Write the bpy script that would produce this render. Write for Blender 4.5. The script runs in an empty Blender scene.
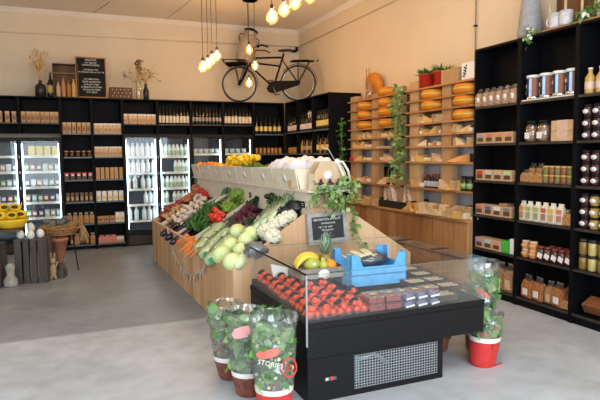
import bpy, bmesh, math, random
from mathutils import Vector, Matrix, Euler, noise
R = random.Random(7)
PI = math.pi
sc = bpy.context.scene
COL = sc.collection
# ------------------------------------------------------------ camera
F = 551.0535
ROT = Matrix(((0.9220044524921699, 0.04190929329509863, -0.3849044046514919),
              (-0.3870253688940378, 0.07173315026915356, -0.9192745612627911),
              (-0.010915741708560873, 0.996543007746263, 0.08235824363707345)))
EYE = Vector((0, 0, 1.6))
cd = bpy.data.cameras.new('camera'); cam = bpy.data.objects.new('camera', cd); COL.objects.link(cam)
cd.sensor_width = 36; cd.lens = F * 36 / 600; cd.clip_start = .05
cam.matrix_world = Matrix.Translation(EYE) @ ROT.to_4x4()
sc.camera = cam
sc.view_settings.view_transform = 'Standard'; sc.view_settings.look = 'None'
sc.view_settings.gamma = 1; sc.view_settings.use_curve_mapping = False
sc.view_settings.exposure = -0.22
sc.cycles.use_denoising = True
sc.cycles.max_bounces = 8; sc.cycles.transparent_max_bounces = 24
sc.cycles.sample_clamp_indirect = 4
sc.cycles.caustics_reflective = False; sc.cycles.caustics_refractive = False
# ------------------------------------------------------------ world + daylight through the shop front
wd = bpy.data.worlds.new('world'); sc.world = wd; wd.use_nodes = True
wd.node_tree.nodes['Background'].inputs[0].default_value = (.80, .90, 1, 1)
wd.node_tree.nodes['Background'].inputs[1].default_value = 1.0
def area(name, loc, rot, sx, sy, power, col):
    l = bpy.data.lights.new(name, 'AREA'); l.shape = 'RECTANGLE'; l.size = sx; l.size_y = sy
    l.energy = power; l.color = col
    o = bpy.data.objects.new(name, l); COL.objects.link(o); o.location = loc; o.rotation_euler = rot
    return o
DAY = (.78, .89, 1)
area('daylight_window', (.9, -2.3, 2.0), (math.radians(76), 0, 0), 5.6, 3.0, 430, DAY)
area('daylight_window_side', (-3.4, 1.8, 2.1), (math.radians(74), 0, math.radians(-90)), 4.2, 2.2, 120, DAY)
area('added_ceiling_fill', (1.6, 1.6, 4.1), (0, 0, 0), 2.4, 1.6, 70, (1, .95, .88))  # unseen overhead fill, added to brighten what lies in the display case

# world <-> photo helpers (planes of the real place)
def ray(x, y): return ROT @ Vector((x - 300, 200 - y, -F))
def AX(x, y, X): d = ray(x, y); return EYE + d * (X / d.x)
def AY(x, y, Y): d = ray(x, y); return EYE + d * (Y / d.y)
def AZ(x, y, z): d = ray(x, y); return EYE + d * ((z - 1.6) / d.z)
def lerp(a, b, t): return a + (b - a) * t

# ------------------------------------------------------------ materials
def nodes(name):
    m = bpy.data.materials.new(name); m.use_nodes = True
    nt = m.node_tree; return m, nt, nt.nodes, nt.links, nt.nodes['Principled BSDF']
def setc(b, c): b.inputs['Base Color'].default_value = (*c, 1)
def P(name, c, rough=.6, metal=0, var=.12, scale=20, bump=0, c2=None, spec=.4, emit=0, coat=0, sss=0, det=3):
    m, nt, N, L, b = nodes(name)
    b.inputs['Roughness'].default_value = rough; b.inputs['Metallic'].default_value = metal
    b.inputs['Specular IOR Level'].default_value = spec
    b.inputs['Coat Weight'].default_value = coat
    tc = N.new('ShaderNodeTexCoord'); nz = N.new('ShaderNodeTexNoise')
    nz.inputs['Scale'].default_value = scale; nz.inputs['Detail'].default_value = det
    L.new(tc.outputs['Object'], nz.inputs['Vector'])
    rp = N.new('ShaderNodeValToRGB'); L.new(nz.outputs['Fac'], rp.inputs['Fac'])
    rp.color_ramp.elements[0].position = .3; rp.color_ramp.elements[1].position = .7
    a = c2 if c2 else tuple(v * (1 - var) for v in c)
    bb = c if c2 else tuple(min(1, v * (1 + var)) for v in c)
    rp.color_ramp.elements[0].color = (*a, 1); rp.color_ramp.elements[1].color = (*bb, 1)
    L.new(rp.outputs['Color'], b.inputs['Base Color'])
    if bump:
        bp = N.new('ShaderNodeBump'); bp.inputs['Strength'].default_value = bump; bp.inputs['Distance'].default_value = .01
        L.new(nz.outputs['Fac'], bp.inputs['Height']); L.new(bp.outputs['Normal'], b.inputs['Normal'])
    if emit:
        b.inputs['Emission Color'].default_value = (*c, 1); b.inputs['Emission Strength'].default_value = emit
    return m
def wood(name, c1, c2, axis='Z', plank=.14, rough=.55, gap=.5, grain=5):
    """boards running along `axis`, each with its own tone, seams between"""
    m, nt, N, L, b = nodes(name); b.inputs['Roughness'].default_value = rough
    b.inputs['Specular IOR Level'].default_value = .3
    tc = N.new('ShaderNodeTexCoord'); sp = N.new('ShaderNodeSeparateXYZ'); L.new(tc.outputs['Object'], sp.inputs[0])
    def mt(op, a, bv=None, v=None):
        n = N.new('ShaderNodeMath'); n.operation = op
        L.new(a, n.inputs[0])
        if bv is not None: L.new(bv, n.inputs[1])
        elif v is not None: n.inputs[1].default_value = v
        return n.outputs[0]
    if axis == 'Z': u = mt('ADD', sp.outputs['X'], sp.outputs['Y'])
    else: u = sp.outputs['Z'] if axis in 'XY' else None
    if axis in 'XY': u = mt('ADD', sp.outputs['Z'], sp.outputs['Y' if axis == 'X' else 'X'])
    s = mt('DIVIDE', u, v=plank); fl = mt('FLOOR', s); fr = mt('FRACT', s)
    wn = N.new('ShaderNodeTexWhiteNoise'); wn.noise_dimensions = '1D'; L.new(fl, wn.inputs['W'])
    mp = N.new('ShaderNodeMapping'); sv = [26, 26, 26]; sv['XYZ'.index(axis)] = 1.6
    mp.inputs['Scale'].default_value = sv; L.new(tc.outputs['Object'], mp.inputs[0])
    nz = N.new('ShaderNodeTexNoise'); nz.inputs['Scale'].default_value = grain / 4; nz.inputs['Detail'].default_value = 5
    nz.inputs['Distortion'].default_value = .6
    L.new(mp.outputs[0], nz.inputs['Vector'])
    mix = mt('MULTIPLY', wn.outputs['Value'], v=.5); n2 = mt('MULTIPLY', nz.outputs['Fac'], v=.6)
    t = mt('ADD', mix, n2)
    rp = N.new('ShaderNodeValToRGB'); L.new(t, rp.inputs['Fac'])
    rp.color_ramp.elements[0].position = .15; rp.color_ramp.elements[1].position = .85
    rp.color_ramp.elements[0].color = (*c2, 1); rp.color_ramp.elements[1].color = (*c1, 1)
    seam = mt('LESS_THAN', fr, v=.03); seam = mt('MULTIPLY', seam, v=gap)
    mx = N.new('ShaderNodeMixRGB'); L.new(seam, mx.inputs[0]); L.new(rp.outputs[0], mx.inputs[1])
    mx.inputs[2].default_value = (c2[0] * .25, c2[1] * .25, c2[2] * .25, 1)
    L.new(mx.outputs[0], b.inputs['Base Color'])
    return m
def clear(name, tint=(1, 1, 1), refl=.10, rough=.03, alpha=.06, crinkle=0, body=(1, 1, 1), scale=14, fm=.45):
    """thin clear sheet: see-through with fresnel gloss, a little milky body colour"""
    m, nt, N, L, b = nodes(name); N.remove(b)
    out = N['Material Output']
    tr = N.new('ShaderNodeBsdfTransparent'); tr.inputs[0].default_value = (*tint, 1)
    gl = N.new('ShaderNodeBsdfGlossy'); gl.inputs['Roughness'].default_value = rough
    df = N.new('ShaderNodeBsdfDiffuse'); df.inputs[0].default_value = (*body, 1)
    lw = N.new('ShaderNodeLayerWeight'); lw.inputs[0].default_value = .35
    ml = N.new('ShaderNodeMath'); ml.operation = 'MULTIPLY_ADD'; ml.inputs[1].default_value = fm; ml.inputs[2].default_value = refl
    L.new(lw.outputs['Fresnel'], ml.inputs[0])
    m1 = N.new('ShaderNodeMixShader'); m1.inputs[0].default_value = alpha
    L.new(tr.outputs[0], m1.inputs[1]); L.new(df.outputs[0], m1.inputs[2])
    m2 = N.new('ShaderNodeMixShader'); L.new(ml.outputs[0], m2.inputs[0])
    L.new(m1.outputs[0], m2.inputs[1]); L.new(gl.outputs[0], m2.inputs[2]); L.new(m2.outputs[0], out.inputs['Surface'])
    if crinkle:
        tc = N.new('ShaderNodeTexCoord'); nz = N.new('ShaderNodeTexVoronoi'); nz.inputs['Scale'].default_value = scale
        L.new(tc.outputs['Object'], nz.inputs['Vector'])
        bp = N.new('ShaderNodeBump'); bp.inputs['Strength'].default_value = crinkle; bp.inputs['Distance'].default_value = .03
        L.new(nz.outputs['Distance'], bp.inputs['Height'])
        for n in (gl, df, lw): L.new(bp.outputs['Normal'], n.inputs['Normal'])
    return m
def glow(name, c, s):
    m, nt, N, L, b = nodes(name); setc(b, c)
    b.inputs['Emission Color'].default_value = (*c, 1); b.inputs['Emission Strength'].default_value = s
    return m

MT = {}
MT['wall'] = P('cream_plaster', (.75, .62, .45), .85, var=.03, scale=2)
MT['ceil'] = P('ceiling_paint', (.90, .80, .68), .9, var=.02, scale=2)
MT['black'] = P('black_laminate', (.004, .004, .005), .6, var=.2, scale=8, spec=.1)
MT['edge'] = P('worn_black_edge', (.030, .026, .022), .45, var=.3, scale=14)
MT['panel'] = P('dark_brown_panel', (.035, .026, .020), .5, var=.15)
MT['steel'] = P('steel', (.45, .45, .46), .3, 1, var=.05)
MT['chrome'] = P('chrome', (.8, .8, .82), .12, 1, var=.02)
MT['bmetal'] = P('black_metal', (.007, .007, .008), .5, 0, var=.1, spec=.22)
MT['white'] = P('white_plastic', (.8, .8, .8), .4, var=.03)
MT['label'] = P('white_label', (.78, .76, .72), .6, var=.06, scale=60)
MT['card'] = P('brown_cardboard', (.48, .27, .12), .7, var=.18, scale=25)
MT['kraft'] = P('kraft_paper', (.56, .37, .20), .75, var=.12, scale=20)
MT['island'] = wood('pale_fir_boards', (.72, .46, .26), (.45, .25, .12), 'Z', .15)
MT['gable'] = wood('pale_gable_boards', (.76, .50, .30), (.56, .33, .18), 'Z', .19, gap=.25)
MT['ply'] = P('birch_plywood', (.78, .69, .53), .6, var=.06, scale=6)
MT['ply2'] = P('plywood_edge', (.58, .42, .25), .6, var=.12, scale=12)
MT['rack'] = wood('pine_shelf', (.52, .26, .10), (.34, .15, .055), 'Y', .3, gap=.1)
MT['rackv'] = wood('pine_upright', (.56, .36, .19), (.38, .22, .10), 'Z', .22, gap=.1)
MT['counter'] = wood('oak_counter_boards', (.52, .29, .13), (.22, .10, .035), 'Z', .21, gap=.7)
MT['oldwood'] = wood('weathered_crate_wood', (.12, .10, .085), (.045, .038, .034), 'Z', .08)
MT['brownwood'] = wood('brown_crate_wood', (.16, .075, .03), (.07, .03, .012), 'Z', .1)
MT['glass'] = clear('window_glass', (.97, .99, .98), .02, .02, .004, fm=.12)
MT['cglass'] = clear('display_glass', (.99, 1, .995), .025, .02, .01, fm=.16)
MT['gedge'] = clear('glass_edge', (.70, .82, .78), .10, .05, .10, body=(.4, .55, .5), fm=.2)
MT['film'] = clear('plastic_film', (1, 1, 1), .06, .12, .03, .5, fm=.3)
MT['sleeve'] = clear('flower_sleeve', (.98, 1, .99), .12, .16, .07, 1.0, body=(.85, .9, .88), scale=11)
MT['jar'] = clear('jar_glass', (.95, .97, .95), .10, .05, .03)
MT['amber'] = clear('amber_bulb_glass', (1, .88, .68), .10, .02, .05, body=(1, .75, .45))
MT['fil'] = glow('hot_filament', (1, .74, .40), 26)
MT['led'] = glow('cool_fridge_tube', (.62, .84, 1), 13)
MT['liner'] = P('fridge_liner', (.13, .16, .20), .5, var=.03)
MT['dliner'] = P('dark_fridge_liner', (.05, .06, .08), .5, var=.1)
MT['bottleg'] = P('dark_bottle_glass', (.012, .012, .008), .08, var=.2, spec=.6)
MT['milk'] = P('milk_bottle', (.80, .84, .86), .3, var=.02)
MT['blackpl'] = P('black_plastic', (.015, .015, .016), .35, var=.1)
MT['gold'] = P('gold_label', (.55, .36, .10), .5, var=.2)
MT['straw'] = P('dry_straw', (.62, .42, .18), .8, var=.25, scale=40)
MT['terra'] = P('terracotta', (.38, .15, .07), .7, var=.1)
MT['leaf'] = P('leaf_green', (.07, .20, .03), .5, var=.5, scale=8)
MT['ivy'] = P('ivy_green', (.16, .30, .07), .5, var=.5, scale=12)
MT['ivy2'] = P('variegated_ivy', (.48, .56, .26), .5, c2=(.10, .24, .06), scale=22)
MT['stem'] = P('green_stem', (.20, .30, .07), .6, var=.2)
MT['red'] = P('red_paper', (.62, .04, .035), .5, var=.1)
def colm(n, c, r=.5, **k):
    if n not in MT: MT[n] = P(n, c, r, **k)
    return MT[n]

# ------------------------------------------------------------ mesh builder
I4 = Matrix.Identity(4)
def T_(loc=(0, 0, 0), rot=(0, 0, 0), s=(1, 1, 1)):
    if not hasattr(s, '__len__'): s = (s, s, s)
    return Matrix.LocRotScale(Vector(loc), Euler(rot), Vector(s))
def frame(a, b):
    d = (Vector(b) - Vector(a)); q = d.to_track_quat('Z', 'Y'); return Matrix.Translation(Vector(a)) @ q.to_matrix().to_4x4(), d.length
class MB:
    def __init__(s): s.v = []; s.f = []; s.i = []; s.m = []; s.sm = []
    def mi(s, m):
        if m not in s.m: s.m.append(m)
        return s.m.index(m)
    def add(s, vs, fs, m, T=I4, smooth=False):
        if isinstance(m, str): m = MT[m]
        n = len(s.v); k = s.mi(m)
        s.v += [T @ Vector(v) for v in vs]
        for f in fs: s.f.append([n + a for a in f]); s.i.append(k); s.sm.append(smooth)
        return s
    def box(s, x0, x1, y0, y1, z0, z1, m, T=I4):
        vs = [(x, y, z) for z in (z0, z1) for y in (y0, y1) for x in (x0, x1)]
        return s.add(vs, [(0, 2, 3, 1), (4, 5, 7, 6), (0, 1, 5, 4), (2, 6, 7, 3), (0, 4, 6, 2), (1, 3, 7, 5)], m, T)
    def cb(s, c, d, m, rot=(0, 0, 0), T=I4):
        return s.box(-d[0]/2, d[0]/2, -d[1]/2, d[1]/2, -d[2]/2, d[2]/2, m, T @ T_(c, rot))
    def rbox(s, x0, x1, y0, y1, z0, z1, m, r=.01, T=I4):
        """box with rounded vertical edges and a chamfered rim"""
        pts = []
        for cx, cy, a0 in ((x1-r, y1-r, 0), (x0+r, y1-r, 90), (x0+r, y0+r, 180), (x1-r, y0+r, 270)):
            for k in range(4):
                a = math.radians(a0 + 30 * k); pts.append((cx, cy, math.cos(a), math.sin(a)))
        rings = []
        for z, q in ((z0, .4), (z0 + r*.6, 1), (z1 - r*.6, 1), (z1, .4)):
            rings.append([(cx + c*r*q, cy + sn*r*q, z) for cx, cy, c, sn in pts])
        vs = [p for rg in rings for p in rg]; n = len(pts); fs = []
        for k in range(3):
            for j in range(n): fs.append((k*n+j, k*n+(j+1) % n, (k+1)*n+(j+1) % n, (k+1)*n+j))
        fs.append(tuple(range(n))[::-1]); fs.append(tuple(range(3*n, 4*n)))
        return s.add(vs, fs, m, T)
    def lathe(s, prof, m, seg=12, T=I4, smooth=True, sx=1, sy=1):
        vs = []; fs = []
        for r, z in prof:
            for j in range(seg):
                a = 2*PI*j/seg; vs.append((r*math.cos(a)*sx, r*math.sin(a)*sy, z))
        for k in range(len(prof)-1):
            for j in range(seg): fs.append((k*seg+j, k*seg+(j+1) % seg, (k+1)*seg+(j+1) % seg, (k+1)*seg+j))
        if prof[0][0] > 1e-5: fs.append(tuple(range(seg))[::-1])
        if prof[-1][0] > 1e-5: fs.append(tuple(range((len(prof)-1)*seg, len(prof)*seg)))
        return s.add(vs, fs, m, T, smooth)
    def cyl(s, a, b, r, m, seg=8, r2=None):
        T, l = frame(a, b); return s.lathe([(r, 0), (r2 if r2 is not None else r, l)], m, seg, T)
    def tube(s, pts, r, m, seg=6, closed=False):
        pts = [Vector(p) for p in pts]; n = len(pts); vs = []; fs = []; up = None
        for k, p in enumerate(pts):
            if closed: d = pts[(k+1) % n] - pts[k-1]
            else: d = pts[min(k+1, n-1)] - pts[max(k-1, 0)]
            d.normalize()
            if up is None: up = d.orthogonal().normalized()
            up = (up - d * up.dot(d)).normalized(); w = d.cross(up)
            rr = r[k] if hasattr(r, '__len__') else r
            for j in range(seg):
                a = 2*PI*j/seg; vs.append(p + up*math.cos(a)*rr + w*math.sin(a)*rr)
        for k in range(n if closed else n-1):
            q = (k+1) % n
            for j in range(seg): fs.append((k*seg+j, k*seg+(j+1) % seg, q*seg+(j+1) % seg, q*seg+j))
        if not closed: fs.append(tuple(range(seg))[::-1]); fs.append(tuple(range((n-1)*seg, n*seg)))
        return s.add(vs, fs, m, I4, True)
    def ball(s, c, r, m, seg=10, rot=(0, 0, 0), nz=0, sc_=3.0, T=I4):
        if not hasattr(r, '__len__'): r = (r, r, r)
        rg = max(4, seg*2//3); vs = [(0, 0, -1)]; fs = []
        for k in range(1, rg):
            t = PI*k/rg
            for j in range(seg): a = 2*PI*j/seg; vs.append((math.sin(t)*math.cos(a), math.sin(t)*math.sin(a), -math.cos(t)))
        vs.append((0, 0, 1)); L = len(vs)-1
        if nz:
            o = Vector(c)*7; vs = [Vector(v)*(1+nz*noise.noise(Vector(v)*sc_+o)) for v in vs]
        for j in range(seg):
            fs.append((0, 1+(j+1) % seg, 1+j)); fs.append((L, L-seg+j, L-seg+(j+1) % seg))
            for k in range(rg-2): a = 1+k*seg; fs.append((a+j, a+(j+1) % seg, a+seg+(j+1) % seg, a+seg+j))
        return s.add(vs, fs, m, T @ T_(c, rot, r), True)
    def prism(s, poly, h0, h1, m, T=I4):
        n = len(poly); vs = [(x, y, h0) for x, y in poly] + [(x, y, h1) for x, y in poly]
        fs = [tuple(range(n))[::-1], tuple(range(n, 2*n))] + [(k, (k+1) % n, n+(k+1) % n, n+k) for k in range(n)]
        return s.add(vs, fs, m, T)
    def leaf(s, p, d, w, l, m, curl=.25, roll=0):
        """a pointed leaf, folded along its rib, from p towards d"""
        d = Vector(d).normalized(); z = Vector((0, 0, 1))
        if abs(d.z) > .95: z = Vector((1, 0, 0))
        x = d.cross(z).normalized(); n = x.cross(d)
        q = Matrix.Rotation(roll, 3, d); x = q @ x; n = q @ n; p = Vector(p)
        def a(t, u, h): return p + d*l*t + x*w*u + n*l*h
        vs = [a(0, 0, 0), a(.35, .5, .05), a(.35, 0, 0), a(.35, -.5, .05), a(.7, .36, -curl*.3), a(.7, 0, -curl*.4), a(.7, -.36, -curl*.3), a(1, 0, -curl)]
        return s.add(vs, [(0, 2, 1), (0, 3, 2), (1, 2, 5, 4), (2, 3, 6, 5), (4, 5, 7), (5, 6, 7)], m, I4, True)
    def build(s, name, parent=None, loc=(0, 0, 0), rot=0, bevel=0):
        me = bpy.data.meshes.new(name); me.from_pydata([tuple(v) for v in s.v], [], s.f)
        for m in s.m: me.materials.append(m)
        me.polygons.foreach_set('material_index', s.i); me.polygons.foreach_set('use_smooth', s.sm)
        me.update()
        o = bpy.data.objects.new(name, me); COL.objects.link(o); o.location = loc; o.rotation_euler.z = rot
        if parent: o.parent = parent
        if bevel:
            b = o.modifiers.new('bevel', 'BEVEL'); b.width = bevel; b.segments = 2; b.limit_method = 'ANGLE'
        return o
def tag(o, label, cat, group=None):
    if len(label.split()) > 16: print('LONG', label)
    o['label'] = label; o['category'] = cat
    if group: o['group'] = group
    return o
def thing(name, label, cat, loc=(0, 0, 0), rot=0, group=None):
    o = bpy.data.objects.new(name, None); o.empty_display_size = .05; COL.objects.link(o)
    o.location = loc; o.rotation_euler.z = rot; return tag(o, label, cat, group)
def struct(name, mb, **k):
    o = mb.build(name, **k); o['kind'] = 'structure'; return o
class Kind:
    """one prototype; the first put() moves it, later ones copy the thing and every part"""
    def __init__(s, root, cat): s.r = root; s.cat = cat; s.used = False
    def put(s, loc, rot=0, label='', group=None, scale=None):
        r = s.r
        if s.used:
            r = s.r.copy(); COL.objects.link(r)
            def rec(a, b):
                for ch in a.children:
                    c = ch.copy(); COL.objects.link(c); c.parent = b; rec(ch, c)
            rec(s.r, r)
            if 'group' in r: del r['group']
        s.used = True
        r.location = loc
        if hasattr(rot, '__len__'): r.rotation_euler = rot
        else: r.rotation_euler = (0, 0, rot)
        r.scale = (scale,)*3 if scale and not hasattr(scale, '__len__') else (scale or (1, 1, 1))
        return tag(r, label, s.cat, group)
def kind(mb, name, cat): return Kind(mb.build(name), cat)
def kindp(name, cat, parts):
    o = bpy.data.objects.new(name, None); o.empty_display_size = .03; COL.objects.link(o)
    for pn, mb in parts: mb.build(pn, o)
    return Kind(o, cat)
ORD = 'first second third fourth fifth sixth seventh eighth ninth tenth eleventh twelfth thirteenth fourteenth fifteenth sixteenth seventeenth eighteenth nineteenth twentieth twenty-first twenty-second twenty-third twenty-fourth'.split()
def ordn(k, n, side='left'):
    if n == 1: return ''
    if n == 2: return ('left-hand', 'right-hand')[k] if side == 'left' else ('nearer', 'farther')[k]
    if k == 0: return {'left': 'leftmost', 'near': 'nearest', 'far': 'farthest'}[side]
    if k == n-1: return {'left': 'rightmost', 'near': 'farthest', 'far': 'nearest'}[side]
    return ORD[k]
def row(ks, n, a, b, rot, desc, where, group, jit=.004, jr=.05, scale=None, skip=(), side='left', same=None):
    """n things in a row from a to b; each label counts from the left"""
    a, b = Vector(a), Vector(b)
    if not isinstance(ks, (list, tuple)): ks = [ks]
    if isinstance(desc, str): desc = [desc]
    for k in range(n):
        if k in skip: continue
        p = a.lerp(b, k/(n-1) if n > 1 else .5) + Vector((R.uniform(-jit, jit), R.uniform(-jit, jit), 0))
        d = desc[k % len(desc)]
        o = ordn(k, n, side)
        lab = (o + ' ' + d + ' ' + where).strip() if len((o+' '+d+' '+where).split()) > 13 else (o + ' ' + d + (' from the left' if (side == 'left' and 0 < k < n-1 and n > 2) else '') + ' ' + where).strip()
        ks[k % len(ks)].put(p, rot + R.uniform(-jr, jr), lab, group if n > 1 else None, scale)

# ============================================================ SETTING
XW, YW, ZC = 4.55, 10.85, 4.17
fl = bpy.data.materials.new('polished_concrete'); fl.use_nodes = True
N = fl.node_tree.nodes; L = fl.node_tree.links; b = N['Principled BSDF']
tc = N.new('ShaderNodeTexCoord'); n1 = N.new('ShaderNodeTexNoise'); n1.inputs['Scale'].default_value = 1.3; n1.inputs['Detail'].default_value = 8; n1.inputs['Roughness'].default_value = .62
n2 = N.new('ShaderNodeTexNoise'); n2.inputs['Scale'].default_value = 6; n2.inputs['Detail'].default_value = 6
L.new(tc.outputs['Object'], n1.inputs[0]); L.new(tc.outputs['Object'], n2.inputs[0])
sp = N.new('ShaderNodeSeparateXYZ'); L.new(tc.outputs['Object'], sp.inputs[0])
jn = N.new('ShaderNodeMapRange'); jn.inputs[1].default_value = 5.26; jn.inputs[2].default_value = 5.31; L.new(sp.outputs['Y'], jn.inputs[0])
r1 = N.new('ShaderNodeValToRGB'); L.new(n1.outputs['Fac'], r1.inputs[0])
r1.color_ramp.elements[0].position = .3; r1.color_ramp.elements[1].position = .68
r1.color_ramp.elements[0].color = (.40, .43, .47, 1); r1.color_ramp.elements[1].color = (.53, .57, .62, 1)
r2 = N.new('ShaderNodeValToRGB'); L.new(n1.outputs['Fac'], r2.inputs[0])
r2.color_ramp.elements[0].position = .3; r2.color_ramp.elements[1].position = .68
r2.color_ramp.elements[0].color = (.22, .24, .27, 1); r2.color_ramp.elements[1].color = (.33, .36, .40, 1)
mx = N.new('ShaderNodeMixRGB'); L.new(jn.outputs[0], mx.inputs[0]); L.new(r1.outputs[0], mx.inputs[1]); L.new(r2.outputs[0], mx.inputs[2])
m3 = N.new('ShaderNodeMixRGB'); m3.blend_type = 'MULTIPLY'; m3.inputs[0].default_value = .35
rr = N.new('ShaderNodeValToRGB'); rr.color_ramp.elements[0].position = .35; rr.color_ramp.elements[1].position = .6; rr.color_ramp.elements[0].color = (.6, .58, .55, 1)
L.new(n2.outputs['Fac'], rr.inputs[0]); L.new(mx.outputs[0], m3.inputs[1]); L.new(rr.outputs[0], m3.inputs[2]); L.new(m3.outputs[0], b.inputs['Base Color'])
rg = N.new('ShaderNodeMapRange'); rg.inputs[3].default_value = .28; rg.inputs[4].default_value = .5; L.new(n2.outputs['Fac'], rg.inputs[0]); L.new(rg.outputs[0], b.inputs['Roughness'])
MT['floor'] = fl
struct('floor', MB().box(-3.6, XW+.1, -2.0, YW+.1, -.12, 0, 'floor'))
struct('ceiling', MB().box(-3.6, XW+.1, -2.0, YW+.1, ZC, ZC+.12, 'ceil'))
struct('wall_right', MB().box(XW, XW+.12, -2.0, YW+.1, 0, ZC, 'wall'))
struct('wall_back', MB().box(-3.6, XW+.1, YW, YW+.12, 0, ZC, 'wall'))
# left wall and front wall stand outside the picture and hold the shop windows
w = MB(); w.box(-3.72, -3.6, 4.2, YW+.1, 0, ZC, 'wall'); w.box(-3.72, -3.6, -2, 4.2, 3.2, ZC, 'wall'); w.box(-3.72, -3.6, -2, 4.2, 0, .6, 'wall'); w.box(-3.72, -3.6, -2, -.5, .6, 3.2, 'wall')
struct('wall_left', w)
w = MB(); w.box(-3.6, XW, -2.62, -2.5, 3.2, ZC, 'wall'); w.box(-3.6, -2, -2.62, -2.5, 0, 3.2, 'wall'); w.box(3.9, XW, -2.62, -2.5, 0, 3.2, 'wall')
struct('wall_front', w)
# picture rail and cornice
t = MB(); t.tube([(-3.6, YW-.02, 3.70), (XW-.02, YW-.02, 3.84)], .012, 'wall', 6); struct('trim_1', t)
t = MB(); t.prism([(YW-.07, ZC), (YW, ZC), (YW, ZC-.07)], -3.6, XW, 'ceil', Matrix(((0, 0, 1, 0), (1, 0, 0, 0), (0, 1, 0, 0), (0, 0, 0, 1)))); struct('trim_2', t)
t = MB(); t.prism([(XW-.07, ZC), (XW, ZC), (XW, ZC-.07)], -2, YW, 'ceil', Matrix(((1, 0, 0, 0), (0, 0, 1, 0), (0, 1, 0, 0), (0, 0, 0, 1)))); struct('trim_3', t)
t = MB(); t.tube([(XW-.015, -2, 3.84), (XW-.015, YW, 3.84)], .009, 'wall', 6); struct('trim_4', t)
pb = MB(); pb.tube([(XW-.02, 5.36, 2.5), (XW-.02, 5.36, 4.16)], .008, colm('dark_grey_paint', (.30, .26, .22)), 8)
for z in (3.1, 3.8): pb.cb((XW-.02, 5.36, z), (.035, .034, .02), 'bmetal')
tag(pb.build('wall_pipe'), 'thin dark vertical pipe on the right wall above the black shelves', 'pipe')
p = AY(293, 51, 10.8)
tag(MB().cb((0, 0, 0), (.09, .06, .05), 'bmetal').cb((.06, -.01, .04), (.05, .05, .09), 'bmetal').build('wall_bracket', loc=(4.42, 10.8, 3.74)), 'small black bracket on the wall in the far corner above the bicycle', 'bracket')
# ceiling fissure lines are drawn wires
tag(MB().tube([(.75, 9.9, ZC-.004), (.52, 10.75, ZC-.004)], .004, 'panel', 5).build('ceiling_wire'), 'short thin wire running over the ceiling towards the back wall', 'wire')
tag(MB().tube([(2.0, 9.2, ZC-.004), (1.82, 10.7, ZC-.004)], .003, 'panel', 5).build('ceiling_wire'), 'long thin wire running over the ceiling beside the pendant cords', 'wire')

# ============================================================ BACK SHELVING
YF = 10.12
def shelf_unit(name, label, x0, x1, z0, z1, levels, y0=YF, y1=YF+.32, edge='edge', back=True, group='black shelving units'):
    t = thing(name, label, 'shelving', ((x0+x1)/2, y0, z0), 0, group)
    cx = (x0+x1)/2; q = .022
    for s, x in (('side_panel', x0), ('side_panel', x1)):
        sx = 1 if x == x0 else -1
        a, bb = sorted((x-cx, x-cx+sx*q)); MB().box(a, bb, 0, y1-y0, 0, z1-z0, 'black').build(s, t)
    if back: MB().box(x0-cx+q, x1-cx-q, y1-y0-.012, y1-y0, 0, z1-z0, 'black').build('back_panel', t)
    for z in levels:
        m = MB(); m.box(x0-cx+q, x1-cx-q, .003, y1-y0-.013, z-z0-.022, z-z0, 'black'); m.box(x0-cx+q, x1-cx-q, -.002, .003, z-z0-.024, z-z0, edge); m.build('shelf', t)
    MB().box(x0-cx+q, x1-cx-q, 0, y1-y0-.013, z1-z0-.022, z1-z0, 'black').build('top_board', t)
    return t
COLZ = [2.0, 1.6, 1.21, .83, .45, .09]
MT['gedge2'] = P('grey_shelf_edge', (.10, .12, .15), .4, var=.1)
shelf_unit('shelving_unit', 'tall black shelf column right beside the cheese and yogurt fridge', -.09, .40, 0, 2.6, COLZ, edge='gedge2')
shelf_unit('shelving_unit', 'tall black shelf column left beside the milk fridge', .402, .90, 0, 2.6, COLZ, edge='gedge2')
HX = [-1.62, -.71, -.09]
shelf_unit('wall_cupboard', 'black open cupboard of boxes over the left fridge door', -1.6, -.712, 2.0, 2.6, [2.17], group='open cupboards above the fridges')
shelf_unit('wall_cupboard', 'black open cupboard of boxes over the fridge with yellow packs', -.71, -.092, 2.0, 2.6, [2.17], group='open cupboards above the fridges')
shelf_unit('wall_cupboard', 'black open cupboard with white-topped boxes above the milk fridge', .902, 1.5, 2.0, 2.6, [2.17], group='open cupboards above the fridges')
shelf_unit('wall_cupboard', 'black open cupboard of white-labelled bottles above the milk fridge', 1.502, 2.1, 2.0, 2.6, [2.17], group='open cupboards above the fridges')
shelf_unit('wall_cupboard', 'black open cupboard of dark small-labelled bottles left above fridge', 2.102, 2.7, 2.0, 2.6, [2.17], group='open cupboards above the fridges')
shelf_unit('wall_cupboard', 'black open cupboard of bottles with broad white labels', 2.702, 3.3, 2.0, 2.6, [2.17], group='open cupboards above the fridges')
shelf_unit('wine_shelving', 'black wine shelving facing forward in the far corner', 3.302, 3.926, 0, 2.6, [2.0, 1.62, 1.25, .85, .45, .09], edge='gedge2')
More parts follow.
